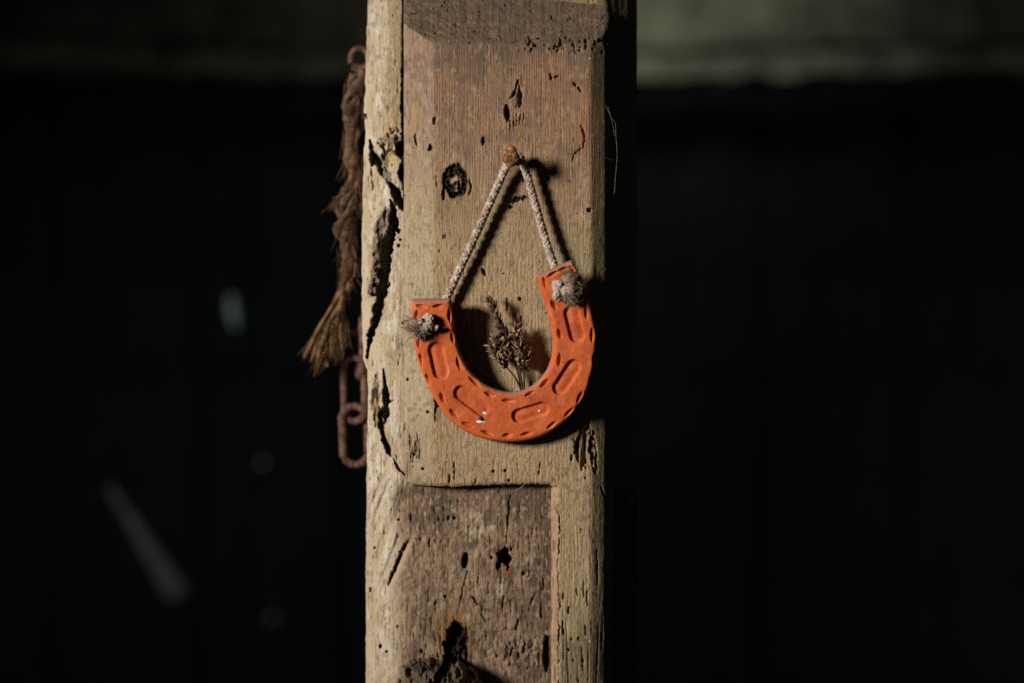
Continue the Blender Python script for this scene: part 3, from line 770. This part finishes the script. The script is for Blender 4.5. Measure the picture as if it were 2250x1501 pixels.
def shoe_dent(x, y, ctr_path):
    """depth pressed into the clay at (x,y)"""
    d = np.zeros_like(x); rs = np.random.default_rng(5)
    for (cx_, cy_), (dx, dy), L_, W_ in slots:
        n = math.hypot(dx, dy); dx /= n; dy /= n
        u = (x - cx_) * dx + (y - cy_) * dy; v = -(x - cx_) * dy + (y - cy_) * dx
        hl = L_ / 2 - W_ / 2
        q = np.hypot(np.maximum(np.abs(u) - hl, 0), v) - W_ / 2
        d = np.maximum(d, 7.5 * sstep(1.6, -3.2, q) * (1 - 0.22 * sstep(-4, -W_ / 2, q)))
    for i, (a, b_) in enumerate(nts):
        px, py = cx(a, b_)
        if i in dirs: t = np.array(dirs[i])
        else:
            path = O_ if i < 18 else I_
            k = np.argmin(np.hypot(path[:, 0] - px, path[:, 1] - py)); k = min(max(k, 4), NU - 5)
            t = path[k + 4] - path[k - 4]
        t = np.asarray(t, float); t /= np.linalg.norm(t)
        ang = rs.normal(0, 0.12); t = np.array([t[0] * math.cos(ang) - t[1] * math.sin(ang), t[0] * math.sin(ang) + t[1] * math.cos(ang)])
        hl = 15.5 + rs.normal(0, 1.8); hw = 8.2 + rs.normal(0, 0.9); sd = (1 if i < 18 else -1) if i < 30 else -1
        u = (x - px) * t[0] + (y - py) * t[1]; v = -(x - px) * t[1] + (y - py) * t[0]
        lens = 1 - (u / hl) ** 2
        arc = hw * np.clip(lens, 0, 1)
        vv = v * sd                                   # +: towards the middle of the arm, where the wall is steep
        prof = sstep(0.62, 0.42, vv / (arc + 1e-3)) * sstep(-0.95, 0.35, vv / (arc + 1e-3))
        d = np.maximum(d, (9.0 + rs.normal(0, 1.2)) * prof * (lens > 0) * np.clip(lens, 0, 1) ** 0.6)
    return d

# cross-section, v from inner rim to outer rim on the front, then round the back
RE = 10.0
NVF = 74
vf = np.linspace(0, 1, NVF)
def end_round(s_len):   # arc length from the nearer end
    return np.clip(1 - s_len / 7.0, 0, 1)
cl = (O_ + I_) / 2
al = np.r_[0, np.cumsum(np.linalg.norm(np.diff(cl, axis=0), axis=1))]
toend = np.minimum(al, al[-1] - al)
rows = []
X = I_[:, None, 0] * (1 - vf) + O_[:, None, 0] * vf
Y = I_[:, None, 1] * (1 - vf) + O_[:, None, 1] * vf
Wd = np.linalg.norm(O_ - I_, axis=1)[:, None]
edge = np.minimum(vf, 1 - vf)[None, :] * Wd
ee = np.minimum(edge, toend[:, None] + 0 * edge)
ein = vf[None, :] * Wd; eout = (1 - vf)[None, :] * Wd; eend = toend[:, None] + 0 * edge
def rnd(e, r): return r * (1 - np.sqrt(np.clip(1 - np.clip(1 - e / r, 0, 1) ** 2, 0, 1)))
hf = TH - np.maximum(np.maximum(rnd(ein, 14.0), rnd(eout, 9.0)), rnd(eend, 16.0))
corner = np.clip(1 - np.hypot(np.clip(14 - edge, 0, 14), np.clip(14 - toend[:, None], 0, 14)) / 14, -1, 1)
hf = hf - 6 * np.clip(-corner * 2.0, 0, 1)
hf = hf - shoe_dent(X, Y, cl) + 1.3 * fbm(X / 40, Y / 40, 3, 301) + 0.5 * fbm(X / 7, Y / 7, 3, 302)
hole = np.zeros_like(X)
for hx, hy, r_ in ((948, 716, 15), (1238, 640, 14)):
    m = sstep(1.12, 0.9, ell(X, Y, hx, hy, r_, r_)); hole = np.maximum(hole, m)
hf = hf - 30 * hole
# sides and back
back_h = np.zeros(NU)
side_n = 7
secs = [np.stack([X, Y, hf], -1)]
out_side = []
for k in range(1, side_n + 1):
    t = k / side_n
    out_side.append(np.stack([O_[:, 0], O_[:, 1], hf[:, -1] * (1 - t)], -1))
in_side = []
for k in range(side_n, 0, -1):
    t = k / side_n
    in_side.append(np.stack([I_[:, 0], I_[:, 1], hf[:, 0] * (1 - t)], -1))
ring = np.concatenate([secs[0], np.stack(out_side, 1), np.stack(in_side, 1)], 1)   # NU, n, 3
n_r = ring.shape[1]
ring[..., 0] += 0.7 * fbm(ring[..., 1] / 20, ring[..., 2] / 20, 2, 303)
ring[..., 2] += 3.0 + (965 - ring[..., 1]) * TILT
Vs = Pn(ring[..., 0], ring[..., 1], ring[..., 2]).reshape(-1, 3)
i = np.arange(NU - 1)[:, None]; j = np.arange(n_r)[None, :]; j2 = (j + 1) % n_r
Fs = np.stack([i * n_r + j, (i + 1) * n_r + j, (i + 1) * n_r + j2, i * n_r + j2], -1).reshape(-1, 4)
# end caps: bridge front column strip to the back line
def cap_faces(row, flip):
    base = row * n_r; f = []
    fr = np.arange(NVF) + base
    backs = np.r_[base + n_r - 1 - np.arange(side_n), ]   # inner side from top to bottom
    return fr, backs
capV = []; capF = []; cn0 = len(Vs)
for row, flip in ((0, False), (NU - 1, True)):
    prev_ids = row * n_r + np.arange(NVF)
    for k in range(1, side_n + 1):
        t = k / side_n
        hh = hf[row] * (1 - t)
        xx = X[row]; yy = Y[row]
        pz = hh + 3.0 + (965 - yy) * TILT
        if k == side_n: pz = 0 * hh + 3.0 + (965 - yy) * TILT
        capV.append(Pn(xx + 0.0, yy + 0.0, pz))
        ids = cn0 + np.arange(NVF); cn0 += NVF
        a, b_ = prev_ids[:-1], prev_ids[1:]; c_, d_ = ids[1:], ids[:-1]
        capF.append(np.stack([a, b_, c_, d_] if not flip else [a, d_, c_, b_], -1))
        prev_ids = ids
Vs = np.concatenate([Vs] + capV); Fs = np.concatenate([Fs] + capF)
me = mesh_np('clay_body', Vs, Fs)
import bmesh
bm = bmesh.new(); bm.from_mesh(me); bmesh.ops.remove_doubles(bm, verts=bm.verts, dist=1e-6); bmesh.ops.recalc_face_normals(bm, faces=bm.faces); bm.to_mesh(me); bm.free()
nv = len(me.vertices)
co = np.empty(nv * 3, np.float32); me.vertices.foreach_get('co', co); co = co.reshape(-1, 3)
no = np.empty(nv * 3, np.float32); me.vertices.foreach_get('normal', no); no = no.reshape(-1, 3)
kk = (D + co[:, 1]) / D
pxv = co[:, 0] / (S * kk) + 1125; pyv = 750.5 - co[:, 2] / (S * kk)
cc = np.zeros((nv, 3)) + srgb(194, 90, 40)
cc = mixc(cc, srgb(178, 76, 34), sstep(0.05, 0.35, fbm(pxv / 40, pyv / 40, 3, 311)) * 0.7)
cc = mixc(cc, srgb(210, 116, 68), sstep(0.1, 0.4, fbm(pxv / 22 + 7, pyv / 26, 3, 312)) * 0.45)
cc = mixc(cc, srgb(120, 60, 36), sstep(0.40, 0.47, noise(pxv / 3, pyv / 3, 313)) * 0.5)
cc = mixc(cc, srgb(140, 66, 38), sstep(0.15, 0.5, fbm(pxv / 16 + 3, pyv / 16, 4, 315) + 0.4 * fbm(pxv / 90, pyv / 90, 2, 316)) * 0.28)
cc = mixc(cc, srgb(176, 112, 84), sstep(0.2, 0.5, fbm(pxv / 9 + 13, pyv / 9, 3, 317)) * 0.35)
# settled dust on the ledges that face up
dust = sstep(0.2, 0.42, no[:, 2] + 0.25 * fbm(pxv / 6, pyv / 6, 3, 314))
dust *= (1 - sstep(950, 990, pyv)) * (1 - sstep(0.1, 0.8, shoe_dent(pxv, pyv, cl)))
cc = mixc(cc, srgb(134, 112, 98), dust * 0.85)
set_attr(me, 'col', cc)
shoe = empty('horseshoe', 'orange terracotta horseshoe with pressed slots, hanging on the cord', 'horseshoe', P(1110, 968, 24))
body = link('clay_body', me, M['clay']); adopt(body, shoe)

def shoe_front(px, py):
    return TH + 3 + (965 - py) * TILT
def lump(name, px, py, h, rx, ry, rz, mat, parent, seed, rot=0, n=12):
    r = np.random.default_rng(seed); V = []; nv_ = n
    ph = r.random(6) * 6
    for i in range(n):
        a = math.pi * (i + 0.5) / n - math.pi / 2
        for j in range(nv_):
            b = 2 * math.pi * j / nv_
            q = 1 + 0.22 * math.sin(2 * b + ph[0]) + 0.16 * math.sin(3 * b + 2 * a + ph[1]) + 0.12 * math.sin(5 * b - 3 * a + ph[2])
            dx = math.cos(a) * math.cos(b) * rx * q; dy = math.sin(a) * ry * q; dz = math.cos(a) * math.sin(b) * rz * q
            V.append(P(px + dx * math.cos(rot) - dy * math.sin(rot), py + dx * math.sin(rot) + dy * math.cos(rot), h + dz))
    F = [(i * nv_ + j, i * nv_ + (j + 1) % nv_, (i + 1) * nv_ + (j + 1) % nv_, (i + 1) * nv_ + j) for i in range(n - 1) for j in range(nv_)]
    m_ = MB(); m_.add(np.array(V), np.array(F)); return m_.build(name, mat, parent)
lump('white_fleck', 1059, 927, shoe_front(0, 927) - 1, 10, 3.2, 3, M['white'], shoe, 1, 0.05)
lump('white_fleck', 1066, 908, shoe_front(0, 908) - 1.0, 4.5, 2.6, 2, M['white'], shoe, 2, 0.4)
lump('white_fleck', 1185, 903, shoe_front(0, 903) - 5.5, 2.4, 2.0, 2, M['white'], shoe, 3)
lump('dark_crumb', 1056, 919, shoe_front(0, 919) - 0.5, 6.5, 4.2, 4.5, M['dark_bit'], shoe, 4, 0.2)

# ------------------------------------------------------------------ nail
nail = empty('rusty_nail', 'rusty square-headed nail driven into the plank, holding the cord', 'nail', P(1130, 354, 0))
n_axis = np.array([(1132, 356, -20), (1131, 355, 10), (1128, 352, 45), (1124, 347, 78)], float)
V, F = tube(w3(resample(n_axis, 8)), 7.5 * S, 10)
mb = MB(); mb.add(V, F); mb.build('shank', M['nail'], nail)
# hammered head: uneven many-sided disc
mb = MB(); hv = []; nr, ns = 9, 22
r9 = np.random.default_rng(12)
lobes = 1 + 0.12 * np.sin(4 * np.linspace(0, 2 * np.pi, ns, endpoint=False) + 0.6) + r9.normal(0, 0.035, ns)
prof = [(0.0, 14), (0.35, 13.5), (0.7, 12), (0.93, 9), (1.03, 4), (1.0, -2), (0.8, -6), (0.45, -8), (0.0, -8)]
for (rr, hz) in prof:
    for q in range(ns):
        a = 2 * math.pi * q / ns
        rad = max(rr, 0.001) * 18.5 * lobes[q]
        hv.append((1122 + rad * math.cos(a) + r9.normal(0, .4), 345 + rad * 1.22 * math.sin(a) + r9.normal(0, .4), 80 + hz + r9.normal(0, .8) - 0.12 * rad * math.sin(a)))
F = [(i * ns + j, i * ns + (j + 1) % ns, (i + 1) * ns + (j + 1) % ns, (i + 1) * ns + j) for i in range(nr - 1) for j in range(ns)]
mb.add(w3(hv), np.array(F)); mb.build('head', M['nail'], nail)

# ------------------------------------------------------------------ braided cord
def braid(mb, pts, R=8.2, r=4.0, pitch=46, nst=8, step=2.2, colA=srgb(194, 174, 158), colB=srgb(132, 112, 96), seed=0, amp=1.4):
    c = resample(pts, step); k = len(c)
    rr = np.random.default_rng(seed)
    tan = np.gradient(c, axis=0); tan /= np.linalg.norm(tan, axis=1, keepdims=True)
    v = np.array([0.1, 0.2, 1.0]); v -= tan[0] * v.dot(tan[0]); v /= np.linalg.norm(v)
    nrm = np.zeros_like(c)
    for i in range(k):
        v = v - tan[i] * v.dot(tan[i]); v /= np.linalg.norm(v); nrm[i] = v
    bi = np.cross(tan, nrm)
    s_ = np.r_[0, np.cumsum(np.linalg.norm(np.diff(c, axis=0), axis=1))]
    half = nst // 2
    for q in range(nst):
        sgn = 1 if q % 2 == 0 else -1
        th0 = 2 * np.pi * (q // 2) / half + (0 if sgn > 0 else np.pi / half * 0.5)
        th = th0 + sgn * 2 * np.pi * s_ / pitch
        rad = R - r * 0.7 + amp * sgn * np.cos(half * 2 * np.pi * s_ / pitch * 1.0 + (q // 2) * np.pi)
        p = c + rad[:, None] * (np.cos(th)[:, None] * nrm + np.sin(th)[:, None] * bi)
        V, F = tube(w3(p), (r * (1 + 0.08 * rr.normal(0, 1, k))) * S, 7)
        m = np.clip(0.5 + 1.3 * fbm(s_ / 14 + q * 9, s_ * 0 + q, 3, 320 + seed), 0, 1)
        C = colA[None] * (1 - m[:, None]) + colB[None] * m[:, None]
        mb.add(V, F, np.repeat(C, 7, 0))
    # core, so no light shows through
    V, F = tube(w3(c), (R - r * 0.9) * S, 8); mb.add(V, F, colB * 0.5)

def fibres(mb, n, origin, direc, length, spread, rad=0.5, curl=6, colA=srgb(150, 124, 108), colB=srgb(70, 54, 44), seed=0, ospread=4, npt=6):
    r = np.random.default_rng(seed)
    direc = np.asarray(direc, float)
    for _ in range(n):
        o_ = np.asarray(origin, float) + r.normal(0, ospread, 3) * np.array([1, 1, .7])
        d = direc + r.normal(0, spread, 3); d /= np.linalg.norm(d)
        L_ = length * (0.45 + 0.75 * r.random())
        t = np.linspace(0, 1, npt)[:, None]
        ph = r.normal(0, 1, (2, 3))
        p = o_ + d * t * L_ + curl * (ph[0] * t ** 2 + ph[1] * np.sin(t * 5) * 0.35 * t)
        V, F = tube(w3(p), np.linspace(rad, rad * 0.35, npt) * S, 3)
        m = r.random(); mb.add(V, F, colA * (1 - m) + colB * m)

cord = empty('braided_cord', 'pale braided cotton cord looped over the nail and knotted through the horseshoe', 'cord', P(1130, 352, 40))
mb = MB()
path = [(962, 690, 22), (981, 655, 23), (1002, 610, 24), (1034, 542, 25), (1068, 466, 26), (1099, 396, 28), (1111, 370, 32), (1120, 349, 36), (1132, 340, 37), (1144, 348, 36),
        (1154, 374, 32), (1163, 402, 31), (1180, 462, 32), (1198, 525, 34), (1214, 574, 38), (1226, 612, 42)]
braid(mb, path, R=7.5, r=3.5, pitch=44, seed=1)
run = mb.build('cord_loop', M['cord'], cord)
mb = MB()
for i in range(150):
    k = random.random(); pth = resample(path, 6); p = pth[int(k * (len(pth) - 1))]
    a = random.random() * 6.28
    fibres(mb, 1, p + 9 * np.array([math.cos(a), math.sin(a) * .4, abs(math.sin(a))]), (math.cos(a), math.sin(a) * 0.6, 0.4), 7, 0.8, 0.28, 3, srgb(190, 168, 150), srgb(140, 116, 98), 400 + i, 0.5, 5)
mb.build('stray_fibres', M['fibre'], cord)['kind'] = 'stuff'

def knot(px, py, h, scale, rot, seed):
    t = np.linspace(0, 2 * np.pi * 0.93, 26)
    x = np.sin(t) + 1.5 * np.sin(2 * t); y = np.cos(t) - 1.5 * np.cos(2 * t); z = -1.2 * np.sin(3 * t)
    x *= scale; y *= scale * 0.95; z *= scale * 0.8
    c, s_ = math.cos(rot), math.sin(rot)
    mb = MB(); braid(mb, np.stack([px + x * c - y * s_, py + x * s_ + y * c, h + z], -1), R=7.6, r=3.0, pitch=30, step=1.3, seed=seed, amp=1.5)
    return mb.build('knot', M['cord'], cord)
hL = shoe_front(0, 712); hR = shoe_front(0, 638)
knot(937, 709, hL + 15, 5.6, 0.4, 21)
knot(1232, 638, hR + 13, 7.0, 1.5, 22)
# loose cord tails leaving each knot
mb = MB(); braid(mb, [(942, 722, hL + 10), (956, 724, hL + 14), (962, 716, hL + 20)], R=3.6, r=1.9, pitch=22, step=1.5, seed=5, amp=.5); mb.build('loose_strand', M['cord'], cord)
brA, brB = srgb(150, 122, 104), srgb(58, 44, 36)
def tuft(seed, centre, direc, length, n_clump, per, spread, cA, cB):
    """frayed end: clumps of curling fibres that lie together like felted wool"""
    mb = MB(); r = np.random.default_rng(seed)
    for q in range(n_clump):
        d = np.asarray(direc, float) + r.normal(0, spread, 3); d /= np.linalg.norm(d)
        o_ = np.asarray(centre, float) + r.normal(0, 5, 3)
        dark = r.random() ** 1.5
        a = cA * (1 - dark) + cB * dark
        fibres(mb, per // 2, o_, d, length * (0.45 + 0.5 * r.random()), 0.22, 0.75, 7.5, a, a * 0.6, seed * 100 + q, 4.0, 8)
        fibres(mb, per // 2, o_ + d * length * 0.45, d + r.normal(0, .5, 3), 9, 0.9, 0.5, 6, a * 1.15, a * .6, seed * 100 + 50 + q, 6, 6)
    return mb
def felt(mb, pts, rad, ca, cb, seed):
    c_ = resample(pts, 2.0); k = len(c_); t = np.linspace(0, 1, k)
    for q in range(3):
        r = np.random.default_rng(seed + q)
        off = np.stack([np.sin(t * 7 + q * 2.1), np.cos(t * 6 + q * 2.1), np.sin(t * 5 + q)], -1) * rad * 0.45
        V, F = tube(w3(c_ + off), rad * (0.75 * np.sin(np.pi * (0.12 + 0.80 * t)) ** 0.6 + 0.35 * fbm(t * 9 + q, t * 0 + seed, 3, 530)) * S, 10)
        V = V + r.normal(0, 0.9 * S, V.shape)
        m = np.clip(0.5 + 1.6 * fbm(t * 8 + 3 * q, t * 0 + seed, 3, 531), 0, 1)[:, None]
        mb.add(V, F, np.repeat(ca * (1 - m) + cb * m, 10, 0))
mb = MB(); felt(mb, [(932, 714, hL + 12), (915, 714, hL + 13), (900, 716, hL + 12), (887, 713, hL + 10)], 11, srgb(150, 122, 104), srgb(74, 58, 48), 1)
felt(mb, [(934, 720, hL + 11), (926, 730, hL + 12), (918, 741, hL + 10)], 10, srgb(170, 142, 124), srgb(92, 72, 60), 4); mb.build('wool_tuft', M['fibre'], cord)
mb = MB(); felt(mb, [(1246, 610, hR + 8), (1254, 620, hR + 12), (1264, 634, hR + 13), (1274, 650, hR + 9)], 17, srgb(140, 118, 94), srgb(70, 56, 42), 7)
felt(mb, [(1246, 632, hR + 10), (1254, 646, hR + 13), (1266, 658, hR + 10)], 15, srgb(180, 154, 138), srgb(96, 78, 62), 10); mb.build('wool_tuft', M['fibre'], cord)
tuft(31, (926, 717, hL + 11), (-1.0, 0.10, 0.10), 38, 12, 34, 0.26, srgb(190, 160, 140), srgb(90, 70, 58)).build('frayed_end', M['fibre'], cord)['kind'] = 'stuff'
tuft(32, (928, 722, hL + 11), (-0.45, 0.9, 0.25), 20, 8, 34, 0.30, srgb(196, 170, 152), srgb(110, 88, 74)).build('frayed_end', M['fibre'], cord)['kind'] = 'stuff'
tuft(33, (1249, 634, hR + 9), (0.75, -0.15, 0.2), 26, 16, 36, 0.55, srgb(168, 144, 116), srgb(82, 66, 50)).build('frayed_end', M['fibre'], cord)['kind'] = 'stuff'
tuft(34, (1250, 644, hR + 8), (0.45, 0.75, 0.25), 24, 12, 44, 0.35, srgb(205, 178, 160), srgb(120, 98, 80)).build('frayed_end', M['fibre'], cord)['kind'] = 'stuff'
tuft(35, (1248, 622, hR + 8), (0.05, -0.95, 0.25), 24, 10, 44, 0.25, srgb(176, 150, 124), srgb(92, 76, 58)).build('frayed_end', M['fibre'], cord)['kind'] = 'stuff'

# ------------------------------------------------------------------ dried grass sprig
grass = empty('dried_grass', 'dried brown grass sprig standing inside the horseshoe', 'dried plant', P(1146, 862, 20))
gd, gl = srgb(74, 51, 32), srgb(230, 190, 150)
gr_ = np.random.default_rng(44)
def bract(mb, p, d, L_, W_, tipc, seed):
    r = np.random.default_rng(seed)
    d = np.asarray(d, float); d /= np.linalg.norm(d)
    a = r.normal(0, 1, 3); s_ = np.cross(d, a); s_ /= np.linalg.norm(s_); n_ = np.cross(d, s_)
    bend = r.normal(0, 0.22)
    V = []; C = []; k = 6
    for i in range(k):
        t = i / (k - 1); wv = W_ * (math.sin(math.pi * min(1, t * 0.86 + 0.14)) ** 0.8) * (1 - t ** 3)
        cpt = np.asarray(p, float) + d * L_ * t + n_ * bend * L_ * t * t
        V += [cpt - s_ * wv / 2 + n_ * wv * 0.22, cpt - n_ * wv * 0.14, cpt + s_ * wv / 2 + n_ * wv * 0.22, cpt + n_ * wv * 0.10]
        m = t ** 1.5 * tipc; cc_ = gd * (1 - m) + gl * m; C += [cc_] * 4
    F = [(i * 4 + j, i * 4 + (j + 1) % 4, i * 4 + 4 + (j + 1) % 4, i * 4 + 4 + j) for i in range(k - 1) for j in range(4)]
    mb.add(w3(V), np.array(F), np.array(C))
stems = [
    [(1147, 858, 16), (1138, 820, 22), (1124, 770, 28), (1108, 725, 34), (1092, 695, 40), (1078, 662, 42)],
    [(1149, 860, 18), (1144, 825, 24), (1135, 785, 30), (1128, 750, 34), (1131, 722, 36)],
    [(1151, 860, 20), (1152, 830, 28), (1152, 795, 34), (1150, 755, 38), (1143, 720, 38)],
    [(1146, 858, 18), (1132, 830, 26), (1116, 810, 32), (1100, 795, 36), (1084, 778, 40)],
]
for i, st_ in enumerate(stems):
    mb = MB(); c_ = resample(st_, 3)
    V, F = tube(w3(c_), np.linspace(2.7, 1.0, len(c_)) * S, 6)
    mb.add(V, F, gd * 0.75); mb.build('stem', M['grass'], grass)
def head(spine, n, L0, L1, W_, seed, back=0.35, side=0.8, tipc=0.75):
    mb = MB(); c_ = resample(spine, 2.0); r = np.random.default_rng(seed)
    V, F = tube(w3(c_), 1.3 * S, 5); mb.add(V, F, gd * .7)
    n = int(n * 1.45)
    for q in range(n):
        i = int((q + r.random()) / n * (len(c_) - 2)); d = c_[i + 1] - c_[i]; d /= np.linalg.norm(d)
        rnd = r.normal(0, 1, 3); rnd -= d * rnd.dot(d); rnd /= np.linalg.norm(rnd)
        dd = d * (0.55 + 0.4 * r.random()) + rnd * side
        bract(mb, c_[i] + r.normal(0, 1.8, 3), dd, L0 + (L1 - L0) * r.random(), 1.15 * W_ * (0.9 + .6 * r.random()), tipc * (1.0 if r.random() < .4 else .25 * r.random()), seed * 1000 + q)
    return mb.build('seed_head', M['grass'], grass)
head([(1106, 724, 34), (1092, 695, 40), (1080, 668, 42), (1074, 657, 42)], 34, 18, 26, 5.0, 1, side=0.42, tipc=.35)
head([(1130, 795, 30), (1122, 765, 32), (1112, 738, 34), (1105, 720, 34)], 36, 16, 26, 6.0, 2, side=.75)
head([(1144, 805, 30), (1138, 770, 36), (1134, 740, 38), (1134, 718, 38)], 44, 16, 26, 6.5, 3)
head([(1152, 812, 32), (1154, 785, 38), (1150, 755, 40), (1143, 730, 40)], 40, 15, 22, 6.5, 4)
head([(1114, 808, 32), (1098, 790, 36), (1086, 772, 40), (1080, 758, 42)], 36, 15, 24, 6.0, 5, tipc=1.0)
head([(1106, 775, 38), (1094, 752, 42), (1090, 735, 42)], 24, 15, 22, 6.0, 6, tipc=1.0)
head([(1126, 800, 34), (1116, 778, 38), (1112, 758, 40)], 30, 15, 22, 6.5, 7)
head([(1140, 800, 38), (1146, 775, 42), (1140, 748, 42)], 34, 15, 22, 7.0, 8)

# ------------------------------------------------------------------ iron hook, chain and frayed rope on the post's far left side
CH = -330.0       # px behind the plank's face
def stadium(cx_, cy_, ch, L_, W_, yaw, roll, n=48, tilt=0):
    t = np.linspace(0, 2 * np.pi, n, endpoint=False)
    hl = L_ / 2 - W_ / 2
    lx = W_ / 2 * np.cos(t); lz = W_ / 2 * np.sin(t) + np.where(np.sin(t) >= 0, hl, -hl)
    x = lx * math.cos(yaw); z = lx * math.sin(yaw)
    c, s_ = math.cos(roll), math.sin(roll)
    return np.stack([cx_ + x * c - lz * s_, cy_ + x * s_ + lz * c, ch + z], -1)
def link_mesh(cx_, cy_, ch, L_, W_, r_, yaw, roll, parent, seed, name='chain_link'):
    p = stadium(cx_, cy_, ch, L_, W_, yaw, roll)
    rr = r_ * (1 + 0.10 * np.sin(np.arange(48) * 1.7 + seed) + 0.07 * np.sin(np.arange(48) * 0.7 + 2 * seed))
    V, F = tube(w3(p), rr * S * (D - ch * S) / D, 9, closed=True)
    mb = MB(); mb.add(V, F); return mb.build(name, M['rust'], parent)
hook = empty('iron_hook', 'rusty iron eye hook sticking out of the left side of the post', 'hook', P(806, 140, CH))
t = np.linspace(-0.35, 2 * np.pi * 0.9, 40)
ring_p = np.stack([790 - 20 * np.cos(t), 131 - 25 * np.sin(t), CH + 6 * np.sin(t / 2)], -1)
ring_p = np.vstack([ring_p, [(812, 150, CH), (835, 152, CH)]])
V, F = tube(w3(ring_p), 6.2 * S * 1.1, 9); mb = MB(); mb.add(V, F); mb.build('eye', M['rust'], hook)
chain = empty('rusty_chain', 'rusty iron chain hanging down the left side of the post', 'chain', P(790, 165, CH))
link_mesh(793, 218, CH, 130, 52, 7.4, math.pi / 2 - .15, 0.0, chain, 1)
link_mesh(803, 316, CH, 125, 50, 7.4, 0.35, 0.0, chain, 2)
link_mesh(796, 412, CH, 130, 52, 7.4, math.pi / 2 + .12, 0.02, chain, 3)
link_mesh(800, 515, CH, 130, 52, 7.4, 0.25, 0.02, chain, 4)
link_mesh(777, 652, CH + 12, 158, 54, 7.4, 0.3, 0.06, chain, 5)
link_mesh(791, 762, CH, 130, 52, 8, math.pi / 2 - .2, 0.0, chain, 6)
link_mesh(778, 856, CH + 4, 140, 54, 7.8, 0.55, -0.02, chain, 7)
link_mesh(780, 957, CH, 128, 56, 8.2, -0.15, -0.03, chain, 8)

rope = empty('frayed_rope', 'brown frayed rope with a loose tassel hanging beside the rusty chain', 'rope', P(778, 172, CH + 30))
RB, RA = srgb(60, 43, 31), srgb(128, 97, 70)
spine = [(784, 168, CH + 20), (776, 200, CH + 40), (768, 240, CH + 40), (772, 300, CH + 40), (766, 350, CH + 40), (778, 400, CH + 40), (764, 450, CH + 40), (760, 520, CH + 40), (762, 580, CH + 40), (756, 640, CH + 30)]
sp = resample(spine, 4); ns_ = len(sp); ks = 1.1 * S
ss = np.r_[0, np.cumsum(np.linalg.norm(np.diff(sp, axis=0), axis=1))]
for q in range(3):
    th = ss / 22 + q * 2.1
    wid = 9 + 4 * np.sin(ss / 42 + q) + 3 * np.sin(ss / 17 + 2 * q)
    p = sp + np.stack([wid * np.cos(th), 0 * th, wid * np.sin(th)], -1)
    V, F = tube(w3(p), (8.6 + 3.2 * np.sin(ss / 13 + q * 3) + 5 * fbm(ss / 9, ss * 0 + q, 3, 510)) * ks, 9)
    m = np.clip(0.5 + fbm(ss / 10, ss * 0 + q, 3, 500), 0, 1)[:, None]
    mb = MB(); mb.add(V, F, np.repeat(RA * (1 - m) * .8 + RB * m, 9, 0)); mb.build('strand', M['cord'], rope)
mb = MB(); rr = np.random.default_rng(9)
for k in range(46):
    i = int(k / 46 * (ns_ - 3)); p = sp[i]
    fibres(mb, 4, p, (rr.normal(-.05, .16), 1.0, rr.normal(0.1, .15)), 56, 0.08, 2.2, 6, RA * rr.uniform(.5, 1.3), RB * rr.uniform(.5, 1.2), 600 + k, 8, 7)
fibres(mb, 26, (756, 425, CH + 50), (-0.6, 0.8, 0.2), 50, 0.12, 1.4, 5, RA, RB, 690, 4, 6)
mb.build('rope_fibres', M['fibre'], rope)['kind'] = 'stuff'
tips = [(668, 786), (676, 772), (690, 826), (697, 815), (684, 796), (706, 800), (718, 806), (728, 780), (742, 784), (752, 770), (700, 760), (735, 745), (712, 745), (758, 730)]
mb = MB()
for q, (tx, ty) in enumerate(tips):
    a0 = np.array((752 + rr.normal(0, 4), 648 + rr.normal(0, 6), CH + 36 + rr.normal(0, 5)))
    b0 = np.array((tx, ty, CH + 46 + rr.normal(0, 12)))
    mid = a0 * .5 + b0 * .5 + np.array((-8, 2, 8)) + rr.normal(0, 4, 3)
    c_ = resample([a0, mid, b0], 5); tt = np.linspace(0, 1, len(c_))
    V, F = tube(w3(c_), (5.5 + 1.5 * np.sin(tt * 9 + q) - 2.2 * tt) * ks, 7)
    m = np.clip(0.45 + 1.2 * fbm(tt * 9 + q * 3, tt * 0 + q, 2, 520), 0, 1)[:, None]
    mb.add(V, F, np.repeat(RA * (1 - m) + RB * m, 7, 0))
    fibres(mb, 34, a0 * .35 + b0 * .65, (b0 - a0), 50, 0.16, 1.1, 4, srgb(140, 108, 70), RB, 700 + q, 5, 5)
mb.build('tassel', M['fibre'], rope)['kind'] = 'stuff'

# ------------------------------------------------------------------ cobweb threads
def web(name, label, lines, rad=0.55):
    o = empty(name, label, 'cobweb', P(*lines[0][0]))
    for ln in lines:
        V, F = tube(w3(resample(ln, 8)), rad * S, 4); mb = MB(); mb.add(V, F); mb.build('thread', M['silk'], o)
web('cobweb', 'thin dusty cobweb threads along the right edge of the plank', [
    [(1336, 235, -18), (1342, 258, -20), (1352, 270, -30), (1353, 300, -34), (1356, 340, -36), (1352, 390, -32), (1350, 425, -28)],
    [(1298, 338, 2), (1320, 344, -8), (1348, 352, -24)], [(1330, 232, -14), (1344, 262, -22), (1350, 300, -30)]], 0.18)
web('cobweb', 'faint cobweb threads under the notched lower edge of the plank', [
    [(1098, 1062, -8), (1112, 1074, -20), (1128, 1079, -30), (1146, 1070, -16), (1156, 1062, -8)], [(1102, 1064, -10), (1118, 1084, -60)], [(1150, 1066, -10), (1138, 1082, -60)]], 0.3)
